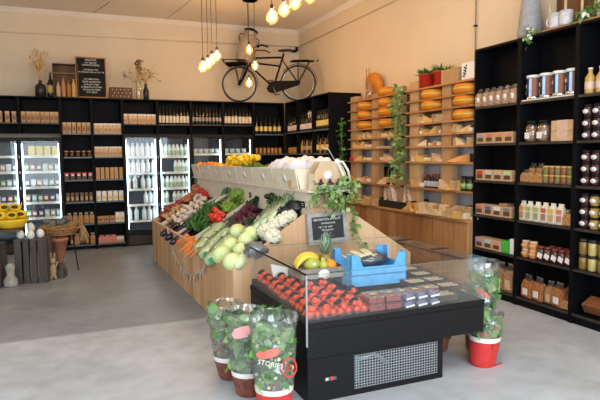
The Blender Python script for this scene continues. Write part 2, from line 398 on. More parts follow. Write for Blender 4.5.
# side unit along the right wall (faces the room, +x side)
def side_unit(label, ya, yb, x0, z1, levels, name='wine_shelving', edge='edge', depth=None, group='black shelving units'):
    d = depth or XW-.03-x0; t = thing(name, label, 'shelving', (x0, (ya+yb)/2, 0), 0, group); h = (yb-ya)/2; q = .022
    MB().box(0, d, -h, -h+q, 0, z1, 'black').build('side_panel', t)
    MB().box(0, d, h-q, h, 0, z1, 'black').build('side_panel', t)
    MB().box(d-.012, d, -h+q, h-q, 0, z1, 'black').build('back_panel', t)
    for z in levels:
        MB().box(.002, d-.013, -h+q, h-q, z-.024, z, 'black').box(-.003, .002, -h+q, h-q, z-.026, z, edge).build('shelf', t)
    MB().box(0, d-.013, -h+q, h-q, z1-.024, z1, 'black').build('top_board', t)
    if levels[-1] > .06: MB().box(.015, .035, -h+q, h-q, 0, levels[-1]-.027, 'black').build('plinth', t)
    return t
XS = 3.93
WL = [2.02, 1.62, 1.22, .82, .42, .09]
side_unit('black wine shelving on the right wall, bay in the corner', 9.50, 10.1, XS, 2.6, WL, edge='gedge2')
side_unit('black wine shelving on the right wall, middle bay', 8.80, 9.498, XS, 2.6, WL, edge='gedge2')
side_unit('black wine shelving on the right wall, bay beside the cheese rack', 8.13, 8.798, XS, 2.6, WL, edge='gedge2')
# ---------------- small goods kinds
def pack(w, d, h, body, front=None, fr=(.1, .9, .2, .8), top=None):
    m = MB(); m.box(-w/2, w/2, 0, d, 0, h, body)
    if front: m.box(-w/2+w*fr[0], -w/2+w*fr[1], -.002, 0, h*fr[2], h*fr[3], front)
    if top: m.box(-w/2-.001, w/2+.001, -.003, d, h*.82, h+.001, top)
    return m
def bottle(h, r, body, label, l0=.15, l1=.45, cap=None, neck=.3, shoulder=.62, seg=10):
    m = MB(); m.lathe([(r*.9, 0), (r, .01), (r, h*shoulder), (r*.75, h*(shoulder+.08)), (r*neck, h*(shoulder+.18)), (r*neck, h*.97)], body, seg)
    if label: m.lathe([(r*1.02, h*l0), (r*1.03, h*(l0+.01)), (r*1.03, h*l1), (r*1.02, h*(l1+.01))], label, seg)
    m.lathe([(r*neck*1.12, h*.93), (r*neck*1.12, h), (0, h)], cap or body, seg)
    return m
k_brownbox = kind(pack(.064, .12, .18, 'card', colm('dark_print', (.22, .11, .05)), (.15, .85, .25, .6), colm('tan_top', (.60, .38, .2))), 'food_box', 'box')
k_whitebox = kind(pack(.072, .12, .17, colm('tan_box', (.62, .42, .24)), 'card', (.1, .9, .12, .5), colm('pinkwhite_lid', (.78, .66, .56))), 'food_box', 'box')
k_wine1 = kind(bottle(.30, .027, 'bottleg', colm('cream_label', (.72, .62, .48)), .08, .48), 'bottle', 'bottle')
k_wine2 = kind(bottle(.30, .027, 'bottleg', colm('grey_label', (.35, .30, .24)), .2, .42), 'bottle', 'bottle')
k_wine3 = kind(bottle(.30, .030, 'bottleg', colm('cream_label', (.72, .62, .48)), .1, .5), 'bottle', 'bottle')
k_winey = kind(bottle(.31, .036, 'bottleg', colm('yellow_label', (.72, .55, .16)), .18, .45), 'bottle', 'bottle')
k_winew = kind(bottle(.30, .034, 'bottleg', colm('pink_label', (.72, .58, .55)), .12, .42), 'bottle', 'bottle')
k_whitetop = kind(bottle(.17, .03, colm('clear_drink', (.45, .4, .38), .2), 'label', .1, .9), 'bottle', 'bottle')
k_honey = kind(MB().lathe([(.028, 0), (.032, .01), (.032, .10), (.024, .115)], colm('honey', (.45, .20, .03), .15), 10).lathe([(.026, .115), (.026, .135), (0, .135)], 'bmetal', 10), 'honey_jar', 'jar')
k_liquor = kind(bottle(.26, .03, colm('amber_liquor', (.40, .20, .04), .1), 'gold', .2, .5, 'bmetal'), 'bottle', 'bottle')
YB = YF+.04
def brow(ks, n, xa, xb, z, desc, where, group, **k): row(ks, n, (xa, YB, z+.001), (xb, YB, z+.001), 0, desc, where, group, **k)
brow(k_brownbox, 8, -1.5, -.78, 2.17, 'brown food box', 'in the far-left cupboard', 'brown boxes in the far-left cupboard')
brow(k_brownbox, 8, -.645, -.15, 2.17, 'brown food box', 'above the fridge with yellow packs', 'brown boxes above the yellow-pack fridge')
brow(k_brownbox, 6, -.035, .345, 2.0, 'brown food box', 'topmost in the left shelf column', 'brown boxes at the top of the left column')
brow(k_whitebox, 6, .465, .85, 2.0, 'tan white-lidded box', 'topmost in the column by the milk', 'lidded boxes at the top of the right column')
brow(k_whitebox, 7, .96, 1.44, 2.17, 'tan white-lidded box', 'above the milk fridge', 'lidded boxes above the milk fridge')
brow(k_wine1, 9, 1.55, 2.05, 2.17, 'white-labelled dark bottle', 'above the milk fridge', 'white-labelled bottles above the milk fridge')
brow(k_wine2, 9, 2.15, 2.65, 2.17, 'dark bottle with small grey label', 'above the fridge', 'grey-labelled bottles above the fridge')
brow(k_wine3, 8, 2.76, 3.24, 2.17, 'bottle with broad white label', 'below the bicycle front wheel', 'broad-labelled bottles below the bicycle')
brow(k_winey, 6, 3.37, 3.83, 2.0, 'wine bottle with yellow label', 'in the corner shelf below the bicycle', 'yellow-labelled wine in the corner shelf')
brow(k_honey, 7, 3.36, 3.84, 1.62, 'amber jar', 'on the corner shelf under the yellow-labelled wine', 'amber jars in the corner shelf')
# left shelf column
k_jar1 = kind(MB().lathe([(.034, 0), (.036, .01), (.036, .075), (.03, .085)], colm('dark_jam', (.10, .04, .015), .2), 10).lathe([(.033, .085), (.033, .10), (0, .10)], 'gold', 10), 'preserve_jar', 'jar')
k_pk2 = kind(pack(.07, .1, .12, colm('dark_brown_pack', (.10, .045, .02)), 'label', (.2, .8, .55, .85), 'red'), 'food_pack', 'pack')
k_pk3 = kind(pack(.055, .1, .16, colm('choc_pack', (.12, .06, .03)), 'gold', (.2, .8, .2, .55)), 'food_pack', 'pack')
def bag(w, d, h, body, label=None, tie=None, top='film', lz=(.2, .6)):
    m = MB(); pr = []
    vs = []; fs = []; lv = [(0, .9, .8), (.08, 1, 1), (.5, 1, 1), (.75, .85, .55), (.92, .55, .15), (1, .8, .06)]
    for z, sx, sy in lv: vs += [(-w/2*sx, -d/2*sy, z*h), (w/2*sx, -d/2*sy, z*h), (w/2*sx, d/2*sy, z*h), (-w/2*sx, d/2*sy, z*h)]
    for k in range(len(lv)-1):
        q = [(4*k+j, 4*k+(j+1) % 4, 4*k+4+(j+1) % 4, 4*k+4+j) for j in range(4)]
        m.add(vs, q, body if k < 3 else top)
    m.add(vs, [(3, 2, 1, 0)], body); m.add(vs, [(20, 21, 22, 23)], top)
    if tie: m.cb((0, 0, h*.9), (w*.6, d*.25, .012), tie)
    if label: m.box(-w*.3, w*.3, -d/2-.003, -d/2, h*lz[0], h*lz[1], label)
    return m
k_gbag = kind(bag(.08, .07, .2, colm('golden_snack', (.5, .26, .07), c2=(.28, .12, .03), scale=60), None, 'gold'), 'snack_bag', 'bag')
brow(k_jar1, 5, -.03, .34, 1.6, 'dark jar with gold lid', 'on the second shelf of the left column', 'gold-lidded jars')
brow(k_pk2, 5, -.03, .34, 1.21, 'dark pack with white label', 'on the third shelf of the left column', 'white-labelled dark packs')
brow(k_pk3, 6, -.03, .34, .83, 'dark chocolate-brown pack', 'on the fourth shelf of the left column', 'chocolate-brown packs')
brow(k_gbag, 5, -.02, .34, .45, 'golden snack bag', 'on the fifth shelf of the left column', 'golden snack bags', )
brow([k_pk3, k_gbag, k_jar1], 5, .0, .34, .09, ['small dark pack', 'golden bag', 'dark jar', 'small dark pack', 'golden bag'], 'on the bottom shelf of the left column', 'goods on the bottom shelf of the left column')
k_tanpk = kind(pack(.06, .1, .2, colm('tan_pack', (.50, .28, .11)), 'card', (.2, .8, .3, .7)), 'food_pack', 'pack')
k_yw = kind(pack(.075, .1, .17, 'label', colm('yellow_print', (.75, .5, .08)), (.15, .85, .15, .5)), 'food_pack', 'pack')
k_flat = kind(pack(.095, .12, .11, 'card', colm('dark_print', (.22, .11, .05)), (.1, .9, .3, .7)), 'food_box', 'box')
brow(k_whitebox, 6, .465, .85, 1.6, 'tan white-lidded box', 'on the second shelf of the right column', 'lidded boxes on the second shelf')
brow(k_tanpk, 6, .465, .85, 1.21, 'plain tan pack', 'on the third shelf of the right column', 'tan packs on the third shelf')
brow(k_yw, 5, .465, .84, .83, 'white and yellow pack', 'on the fourth shelf of the right column', 'white and yellow packs')
brow(k_flat, 3, .475, .68, .45, 'flat brown box', 'on the fifth shelf of the right column', 'flat brown boxes')
brow(k_yw, 2, .77, .85, .45, 'white and yellow pack', 'beside flat brown boxes near the milk fridge', 'white packs beside the flat boxes')
k_pinkb = kind(bag(.11, .1, .14, colm('pink_bag', (.55, .2, .17)), None, 'red', colm('pink_bag', (.55, .2, .17))), 'pink_bag', 'bag')
brow(k_pinkb, 3, .49, .68, .09, 'pink bag', 'on the bottom shelf near the milk fridge', 'pink bags on the bottom shelf')
pp = kind(pack(.14, .14, .10, 'kraft', 'label', (.1, .9, .5, .95)), 'food_box', 'box'); pp.put((.79, YB, .091), 0, 'low tan carton right of the pink bags on the bottom shelf')
# wines along the side unit (x plane 3.93)
def srow(ks, n, ya, yb, z, desc, where, group, **k): row(ks, n, (XS+.07, yb, z+.001), (XS+.07, ya, z+.001), -PI/2, desc, where, group, **k)
srow(k_winew, 6, 9.56, 10.04, 2.02, 'wine bottle with pale label', 'in the wine bay nearest the corner', 'pale-labelled wine in the corner bay')
srow(k_honey, 6, 9.56, 10.04, 1.62, 'amber jar', 'on the lower shelf nearest the corner', 'amber jars in the corner bay')
srow(k_winew, 7, 8.87, 9.43, 2.02, 'wine bottle with pink label', 'in the middle wine bay', 'pink-labelled wine bottles')
srow([k_liquor, k_wine2], 6, 8.88, 9.4, 1.62, ['amber liquor bottle', 'dark bottle'], 'on the lower shelf of the middle wine bay', 'liquor in the middle wine bay')
for k, y in enumerate((9.38, 9.30, 9.22, 9.14, 9.06, 8.98)):
    k_whitetop.put((XS+.2, y, 2.021), 0, ordn(k, 6)+' small white bottle in the back row of the middle wine bay', 'small white bottles in the middle wine bay', (1, 1, 2.2))
srow(k_winey, 7, 8.22, 8.7, 2.02, 'wine bottle with yellow label', 'in the wine bay by the cheese rack', 'yellow-labelled wine by the cheese rack', scale=1.05)
srow([k_winey, k_liquor], 6, 8.22, 8.7, 1.62, ['yellow-labelled bottle', 'amber liquor bottle'], 'on the lower shelf by the cheese rack', 'bottles on the lower shelf by the cheese rack')

# ============================================================ FRIDGES
def fridge(label, x0, x1, z1, cuts, group, lit='liner', levels=()):
    t = thing('glass_door_fridge', label, 'fridge', ((x0+x1)/2, YF+.02, 0), 0, group); cx = (x0+x1)/2; D = .66
    y0 = 0
    m = MB(); w0, w1 = x0-cx+.004, x1-cx-.004
    m.box(w0, w0+.04, .04, D, 0, z1, 'bmetal'); m.box(w1-.04, w1, .04, D, 0, z1, 'bmetal')
    m.box(w0+.04, w1-.04, .04, D, z1-.07, z1, 'bmetal'); m.box(w0+.04, w1-.04, .04, D, 0, .2, 'bmetal'); m.box(w0+.04, w1-.04, D-.04, D, .2, z1-.07, lit)
    m.build('cabinet', t)
    MB().box(w0+.041, w1-.041, .01, .035, .03, .19, 'panel').build('kick_grille', t)
    for z in levels:
        s = MB(); s.box(w0+.045, w1-.045, .12, D-.06, z-.012, z, 'steel'); s.box(w0+.045, w1-.045, .11, .12, z-.03, z+.012, 'label'); s.build('shelf', t)
    edges = [x0] + cuts + [x1]
    for a, bb in zip(edges, edges[1:]):
        a, bb = a-cx, bb-cx
        d = MB(); q = .035
        for bx in ((a+.004, a+q, .2, z1-.01), (bb-q, bb-.004, .2, z1-.01)): d.box(bx[0], bx[1], 0, .035, bx[2], bx[3], 'bmetal')
        d.box(a+q, bb-q, 0, .035, z1-.06, z1-.01, 'bmetal'); d.box(a+q, bb-q, 0, .035, .2, .25, 'bmetal')
        door = d.build('door', t)
        MB().box(a+q, bb-q, .014, .018, .25, z1-.06, 'glass').build('glass_pane', door)
        MB().box(a+.012, a+.03, -.03, -.012, .95, 1.35, 'bmetal').box(a+.012, a+.03, -.012, 0, .95, .97, 'bmetal').box(a+.012, a+.03, -.012, 0, 1.33, 1.35, 'bmetal').build('handle', door)
        tube = MB(); tube.box(bb-.055, bb-.038, .06, .075, .3, z1-.1, 'led'); tube.build('light_tube', t)
        if lit == 'liner': MB().box(a+.038, a+.055, .06, .075, .3, z1-.1, 'led').build('light_tube', t)
    return t
MLV = [1.59, 1.30, 1.01, .73, .44]
fridge('glass door milk fridge right of the shelf columns', .905, 2.10, 1.99, [1.5], 'glass door fridges', levels=MLV)
fridge('dim glass door fridge behind the lemons on the island', 2.105, 3.29, 1.99, [2.7], 'glass door fridges', 'dliner', levels=[1.63, 1.3, 1.0])
fridge('glass door fridge at the far left with yellow packs', -1.42, -.095, 1.93, [-.74], 'glass door fridges', levels=[1.62, 1.36, 1.1, .84, .58])
k_milk = kind(bottle(.25, .040, 'milk', None, cap=colm('pale_blue_cap', (.5, .62, .72)), neck=.45, shoulder=.68), 'milk_bottle', 'bottle')
k_milk2 = kind(bottle(.235, .038, 'milk', colm('green_label', (.45, .55, .40)), .1, .45, cap=colm('dark_cap', (.08, .1, .14)), neck=.5, shoulder=.68), 'yogurt_bottle', 'bottle')
YM = YF+.20
lab = ['top', 'second', 'third', 'fourth', 'bottom']
for k, (z, segs) in enumerate(zip(MLV, [[(.99, 1.16, 3), (1.24, 1.42, 3)], [(.99, 1.16, 3), (1.24, 1.42, 3)], [(.98, 1.10, 2), (1.24, 1.42, 3)], [(1.28, 1.43, 3)], [(.99, 1.10, 2), (1.24, 1.42, 3)]])):
    for j, (a, bb, n) in enumerate(segs):
        side = 'in the left group' if j == 0 and len(segs) > 1 else 'in the right group'
        row(k_milk, n, (a, YM, z+.001), (bb, YM, z+.001), 0, 'milk bottle', side+', %s shelf, left milk-fridge door' % lab[k], 'milk bottles behind the left milk-fridge door')
for k, (z, segs, kk) in enumerate(zip(MLV, [[(1.59, 1.80, 4), (1.87, 2.03, 3)], [(1.83, 2.03, 4)], [(1.59, 1.68, 2), (1.75, 2.03, 5)], [(1.59, 1.66, 2), (1.80, 2.02, 4)], [(1.6, 1.9, 4)]], [k_milk2, k_milk2, k_milk2, k_milk2, k_milk2])):
    for j, (a, bb, n) in enumerate(segs):
        side = 'in the left group' if j == 0 and len(segs) > 1 else 'in the right group'
        row(kk, n, (a, YM, z+.001), (bb, YM, z+.001), 0, 'dairy bottle', side+', %s shelf, right milk-fridge door' % lab[k], 'dairy bottles behind the right milk-fridge door')
k_tub = kind(MB().lathe([(.04, 0), (.05, .09)], colm('pale_tub', (.6, .68, .7)), 12).lathe([(.052, .09), (.052, .1), (0, .1)], colm('blue_lid', (.2, .35, .5)), 12), 'dairy_tub', 'tub')
row(k_tub, 5, (2.2, YM, 1.631), (2.62, YM, 1.631), 0, 'pale tub', 'in the dim fridge behind the island, left door', 'tubs behind the left dim fridge door')
row(k_tub, 4, (2.8, YM, 1.631), (3.15, YM, 1.631), 0, 'pale tub', 'in the dim fridge behind the island, right door', 'tubs behind the right dim fridge door')
# left fridge content
cols = [('green', (.16, .30, .12)), ('red', (.35, .07, .05)), ('purple', (.12, .08, .16)), ('white', (.62, .64, .64)), ('tan', (.45, .30, .18)), ('pale blue', (.32, .45, .55))]
k_c = [kind(pack(.075, .1, .13, colm('%s_carton' % n.replace(' ', '_'), c), 'label', (.15, .85, .35, .75)), 'chilled_pack', 'pack') for n, c in cols]
k_yel = kind(pack(.10, .12, .17, colm('yellow_pack', (.85, .62, .12))), 'yellow_pack', 'pack')
row(k_yel, 4, (-.56, YM, 1.621), (-.20, YM, 1.621), 0, 'bright yellow pack', 'on the top shelf of the left fridge', 'yellow packs in the left fridge', jr=0)
for k, z in enumerate([1.36, 1.1, .84, .58]):
    sl = [(k*2+j) % 6 for j in range(6)]
    row([k_c[i] for i in sl], 6, (-.65, YM, z+.001), (-.18, YM, z+.001), 0, [cols[i][0]+' chilled pack' for i in sl], 'on the %s shelf left of the shelf columns' % lab[k+1], 'chilled packs behind the right-hand door of the left fridge')
    row([k_c[i] for i in sl[::-1]], 4, (-1.1, YM, z+.001), (-.82, YM, z+.001), 0, [cols[i][0]+' chilled pack' for i in sl[::-1]], 'on the %s shelf of the leftmost fridge door' % lab[k+1], 'chilled packs behind the leftmost door')

# ============================================================ CHEESE RACK (right wall)
RX = 4.25; RZ = [2.44, 2.29, 2.15, 1.99, 1.84, 1.69, 1.49, 1.15]
def rack(label, ya, yb, ups, tops):
    t = thing('cheese_rack', label, 'rack', (RX, (ya+yb)/2, .83), 0, 'wooden cheese racks'); c = (ya+yb)/2; d = XW-.012-RX
    for (u0, u1), tz in zip(ups, tops):
        u0, u1 = sorted((u0, u1))
        MB().box(.05, .075, u0-c, u1-c, 0, tz-.83, 'rackv').box(.075, .15, u1-c-.022, u1-c, 0, tz-.83, 'rackv').box(.075, .15, u0-c, u0-c+.022, 0, tz-.83, 'rackv').build('upright', t)
    for z in RZ:
        MB().box(0, d, ya-c, yb-c, z-.022-.83, z-.83, 'rack').build('shelf', t)
    MB().box(d, d+.008, ya-c, yb-c, 0, 1.0, colm('grey_back_board', (.68, .73, .78), .7, var=.04)).build('back_board', t)
    return t
rack('wooden cheese rack on the left of the hanging ivy', 6.60, 8.09, [(8.08, 7.88), (7.40, 7.20), (6.78, 6.60)], [2.52, 2.50, 2.53])
rack('wooden cheese rack on the right of the hanging ivy', 5.07, 6.42, [(6.38, 6.18), (5.68, 5.50)], [2.55, 2.44])
# counter below
ct = thing('cheese_counter', 'long wooden plank-fronted counter below the cheese racks', 'counter', (4.2, 6.55, 0)); 
MB().box(0, .33, -1.5, 1.53, 0, .80, 'counter').build('plank_front', ct); MB().box(-.03, .33, -1.5, 1.54, .80, .83, 'rack').build('worktop', ct)
m = MB().box(-.018, -.0, -1.5, 1.53, .36, .372, 'oldwood'); m.build('seam_strip', ct)
# cheeses
wax = P('orange_cheese_rind', (.66, .22, .012), .4, var=.12, scale=6); rindl = P('cheese_wrap_label', (.62, .55, .12), .5, c2=(.65, .42, .08), scale=18)
def wheel(r=.19, h=.115):
    return MB().lathe([(0, 0), (r*.86, 0), (r*.97, h*.2), (r, h*.5), (r*.97, h*.8), (r*.86, h), (0, h)], wax, 28)
k_wheel = kindp('round_cheese', 'cheese', [('rind', wheel()), ('label_band', MB().lathe([(.1915, .050), (.1925, .06), (.1915, .068)], rindl, 28))])
XC = 4.39
def wh(y, z, where, s=1):
    k_wheel.put((XC, y, z+.001), R.uniform(0, 6), 'orange cheese wheel '+where, 'orange cheese wheels on the racks', s)
for z, w in ((2.29, 'on the top row'), (2.15, 'on the second row'), (1.99, 'on the third row')):
    wh(7.64, z, w+' at the left end of the left rack', .98); wh(7.0, z, w+' of the left rack beside the ivy', .98)
wh(7.0, 2.44, 'lying on top of the left rack beside the ivy')
for z, w in ((2.29, 'on the top row'), (2.15, 'on the second row')):
    wh(5.93, z, w+' of the right rack between the uprights', .98)
for z, w in ((2.29, 'on the top row'), (2.15, 'on the second row'), (1.99, 'on the third row')): wh(5.29, z, w+' of the right rack next to the black shelving', .98)
w = MB().lathe([(0, 0), (.19, 0), (.205, .03), (.205, .07), (.19, .1), (0, .1)], wax, 28, T_((0, 0, .205), (0, PI/2-.12, 0)))
o = tag(w.build('cheese_disc', loc=(4.40, 7.58, 2.442)), 'big orange cheese disc standing upright on the left rack', 'cheese')
gb = MB()
for y in (-.07, .02): gb.box(-.055, -.047, y-.006, y+.006, 0, .47, 'rack')
gb.box(-.06, -.045, -.10, .08, 0, .015, 'rack')
tag(gb.build('wooden_stand', loc=(4.36, 7.56, 2.442)), 'thin wooden stand with two upright sticks before the cheese disc', 'stand')
tag(MB().lathe([(.05, 0), (.06, .05), (.055, .2), (.02, .24), (.02, .26), (0, .26)], 'jar', 14).build('glass_dome', loc=(4.29, 7.45, 2.442)), 'clear glass dome before the upright cheese disc', 'dome')
cream = P('pale_cheese', (.68, .52, .32), .5, var=.08, scale=15); yell = P('yellow_cheese', (.66, .42, .13), .5, var=.1, scale=15); orng = P('orange_cheese', (.70, .30, .06), .5, var=.1, scale=15)
rind = P('cheese_rind', (.42, .24, .09), .6, var=.2, scale=15); paperw = P('wax_paper', (.70, .62, .50), .5, var=.1, scale=10)
def wedge(l, w, h, ms):
    """cut piece lying on its side: rind at the high end, point at the low end"""
    m = MB(); m.prism([(-l/2, 0), (l/2, 0), (l/2, .012), (-l*.1, h*.72), (-l/2, h)], -w/2, w/2, ms, YZ_)
    m.prism([(-l/2-.008, 0), (-l/2, 0), (-l/2, h), (-l/2-.008, h*.97)], -w/2, w/2, rind, YZ_); return m
YZ_ = Matrix(((1, 0, 0, 0), (0, 0, 1, 0), (0, 1, 0, 0), (0, 0, 0, 1)))
def wlab(l, w, h): return MB().prism([(-l*.02, h*.62), (l*.22, h*.36), (l*.22, h*.39), (-l*.02, h*.65)], -w*.3, w*.3, 'label', YZ_)
k_wc = kindp('cheese_wedge', 'cheese', [('wedge', wedge(.15, .09, .095, cream)), ('paper_label', wlab(.15, .09, .095))])
k_wy = kindp('cheese_wedge', 'cheese', [('wedge', wedge(.17, .10, .085, yell)), ('paper_label', wlab(.17, .10, .085))])
k_wo = kind(wedge(.20, .12, .10, orng), 'cheese_wedge', 'cheese')
k_blk = kind(MB().rbox(-.05, .05, -.035, .035, 0, .055, cream, .012).box(-.03, .03, -.0355, -.0345, .01, .045, 'label'), 'cheese_block', 'cheese')
k_roll = kind(MB().lathe([(0, 0), (.035, 0), (.04, .01), (.04, .035), (.035, .045), (0, .045)], paperw, 14), 'soft_cheese', 'cheese')
def chs(z, ya, yb, n, where, x=4.33, ks=None, s=1.0, tilt=1, n2=1.0):
    ks = ks or [(k_wc, 'pale cheese wedge'), (k_wy, 'yellow cheese wedge'), (k_blk, 'pale cheese block'), (k_roll, 'small round soft cheese')]
    n = int(n*1.6); s *= .92
    for k in range(n):
        kk, nm = ks[R.randrange(len(ks))] if len(ks) > 2 else ks[k % len(ks)]
        y = lerp(yb, ya, (k+.5)/n)
        kk.put((x+R.uniform(-.02, .04), y, z+.001), (0, 0, PI*.5*(-1)**(k+int(z*10))+R.uniform(-.9, .5)), '%s %s %s' % (ORD[k], nm, where), 'cheeses '+where, s*R.uniform(.9, 1.1))
chs(1.99, 5.72, 6.14, 4, 'on the third row of the right rack', s=1.2)
chs(1.84, 7.42, 7.86, 5, 'on the fourth row of the left rack, left bay')
chs(1.84, 6.80, 7.18, 5, 'on the fourth row of the left rack, ivy side')
chs(1.84, 5.72, 6.14, 4, 'on the fourth row of the right rack, left bay', s=1.15)
chs(1.84, 5.12, 5.48, 3, 'on the fourth row of the right rack, right bay', s=1.15)
chs(1.69, 7.42, 7.98, 6, 'on the fifth row of the left rack, left bay', s=1.15)
chs(1.69, 5.72, 6.14, 3, 'on the fifth row of the right rack, left bay')
chs(1.69, 5.12, 5.48, 2, 'on the fifth row of the right rack, right bay', ks=[(k_wc, 'pale cheese wedge')])
chs(1.49, 7.42, 7.98, 5, 'on the sixth row of the left rack, left bay', s=1.1)
chs(1.49, 6.65, 7.18, 5, 'on the sixth row of the left rack, ivy side', s=1.15)
chs(1.49, 5.72, 6.36, 8, 'on the sixth row of the right rack, left bay', s=1.15)
k_wo.put((4.36, 5.42, 1.491), 2.3, 'large orange cheese wedge on the sixth row of the right rack', None, (1.3, 1.5, 1.0))
chs(1.15, 7.5, 8.02, 5, 'on the low shelf of the left rack, far end', s=1.25)
chs(1.15, 6.95, 7.2, 2, 'on the low shelf of the left rack by dark bottles', s=1.25)
chs(1.15, 5.3, 5.72, 5, 'on the low shelf of the right rack', s=1.4)
for z, ya, yb, n, x, w in ((.83, 7.5, 8.02, 6, 4.28, 'back row at the far end of the counter'), (.83, 7.12, 7.95, 7, 4.2, 'front row at the far end of the counter')): chs(z, ya, yb, n, w, x-.0, s=1.35)
chs(1.15, 6.06, 6.36, 3, 'on the low shelf left of the syrup bottles', s=1.4)
for x, n, w in ((4.39, 8, 'in the back row on the near counter'), (4.30, 9, 'in the middle row on the near counter'), (4.21, 9, 'in the front row on the near counter')):
    chs(.83, 5.1, 6.28, n, w, x, [(k_wy, 'yellow cheese wedge'), (k_wc, 'pale cheese wedge'), (k_wy, 'yellow cheese wedge'), (k_blk, 'pale cheese block')], 1.45)
tag(MB().box(-.07, .07, -.17, .17, 0, .012, colm('white_tray', (.75, .73, .78))).build('serving_tray', loc=(4.32, 7.0, 1.692)), 'flat white tray on the fifth row of the left rack', 'tray')
for k, (dy, z) in enumerate(((0, 1.491),)): tag(MB().ball((0, 0, .03), (.05, .06, .03), 'red', 10, nz=.3).build('red_cheese', loc=(4.3, 8.03, z)), 'small red-waxed cheese on the sixth row at the far left', 'cheese')
# drinks and jars on the low shelf
k_dark = kind(bottle(.19, .03, colm('cola_glass', (.05, .015, .01), .1), colm('bluewhite_label', (.45, .5, .6)), .1, .45, 'red', neck=.4), 'bottle', 'bottle')
row(k_dark, 5, (4.33, 6.03, 1.151), (4.33, 5.78, 1.151), 0, 'small dark syrup bottle', 'on the low shelf of the right rack', 'dark syrup bottles on the low rack shelf')
k_pot = kind(MB().lathe([(.035, 0), (.04, .01), (.04, .13), (.03, .15)], colm('dark_olive_glass', (.03, .04, .015), .1), 12).lathe([(.036, .15), (.036, .175), (0, .175)], 'bmetal', 12).lathe([(.0405, .03), (.041, .09)], colm('green_label2', (.25, .4, .15)), 12), 'olive_jar', 'jar')
row(k_pot, 2, (4.29, 5.23, 1.151), (4.29, 5.13, 1.151), 0, 'dark olive jar', 'at the end of the low rack shelf', 'olive jars on the low rack shelf')
k_pots = kind(bottle(.26, .035, 'bottleg', 'gold', .1, .4, 'bmetal', neck=.35), 'bottle', 'bottle')
row(k_pots, 3, (4.3, 6.92, 1.151), (4.3, 6.72, 1.151), 0, 'dark gold-labelled bottle', 'on the low shelf below the ivy', 'dark bottles below the ivy')
bd = thing('chalkboard', 'small dark chalkboard leaning on the low shelf of the left rack', 'sign', (4.44, 7.32, 1.152))
MB().box(.0, .012, -.17, .17, 0, .25, 'panel').build('frame', bd); MB().box(-.003, 0, -.155, .155, .015, .235, 'black').build('slate', bd)
# crate with dried sausages
bc = thing('sausage_crate', 'black crate of dried sausages on the cheese counter', 'crate', (4.22, 6.62, .831))
m = MB()
for a in ((-.02, .0, -.4, .4, 0, .10), (.26, .28, -.4, .4, 0, .14), (0, .26, -.4, -.38, 0, .13), (0, .26, .38, .4, 0, .13), (0, .26, -.38, .38, 0, .012)): m.box(*a, 'blackpl')
m.build('box', bc)
sau = P('mould_sausage', (.70, .62, .56), .8, c2=(.28, .15, .12), scale=30)
k_sau = kind(MB().lathe([(0, 0), (.02, .005), (.034, .05), (.036, .15), (.034, .25), (.018, .30), (0, .31)], sau, 10).tube([(0, 0, .31), (.005, 0, .34)], .004, 'straw', 4), 'dried_sausage', 'sausage')
for k in range(9):
    k_sau.put((4.255+R.uniform(-.01, .04)+(k % 2)*.07, 6.95-k*.081, .862), (.35*(-1)-R.uniform(.1, .35), R.uniform(.1, .45), 0), '%s dried sausage from the left in the black crate' % ORD[k], 'dried sausages in the black crate', 1.25)
# on top of racks
def potplant(x, y, z, lab):
    t = thing('potted_plant', lab, 'plant', (x, y, z), 0, 'red potted plants on the cheese rack')
    MB().lathe([(.085, 0), (.105, .16), (.112, .16), (.112, .18), (.10, .18), (.09, .15), (0, .15)], colm('red_pot', (.55, .035, .02), .35), 18).build('pot', t)
    m = MB()
    for k in range(120):
        a = R.uniform(0, 6.28); e = R.uniform(.3, 1.3); d = (math.cos(a)*math.cos(e), math.sin(a)*math.cos(e), math.sin(e)); r0 = R.uniform(0, .08)
        m.leaf((math.cos(a)*r0, math.sin(a)*r0, .15), d, .025, R.uniform(.07, .15), 'leaf', .2, R.uniform(-1, 1))
    m.build('foliage', t)
potplant(4.36, 6.08, 2.442, 'left-hand red pot with a small green plant on the rack')
potplant(4.38, 5.80, 2.442, 'right-hand red pot with a small green plant on the rack')
tag(MB().box(-.11, .11, -.16, .16, 0, .17, 'rackv').build('wooden_block', loc=(4.40, 5.53, 2.442)), 'solid wooden block on top of the right rack', 'block')
bx = thing('white_box', 'white box with a black leaf drawing on top of the right rack', 'box', (4.40, 5.22, 2.442))
MB().box(-.09, .09, -.11, .11, 0, .20, 'white').build('body', bx)
m = MB(); m.tube([(-.092, .06, .03), (-.092, .05, .1), (-.092, .03, .17)], .003, 'bmetal', 4)
for k in range(8): m.leaf((-.0925, .06-.003*k, .04+.016*k), (0, (-1)**k*.8, .6), .02, .04, 'bmetal', 0, PI/2)
m.build('leaf_drawing', bx)
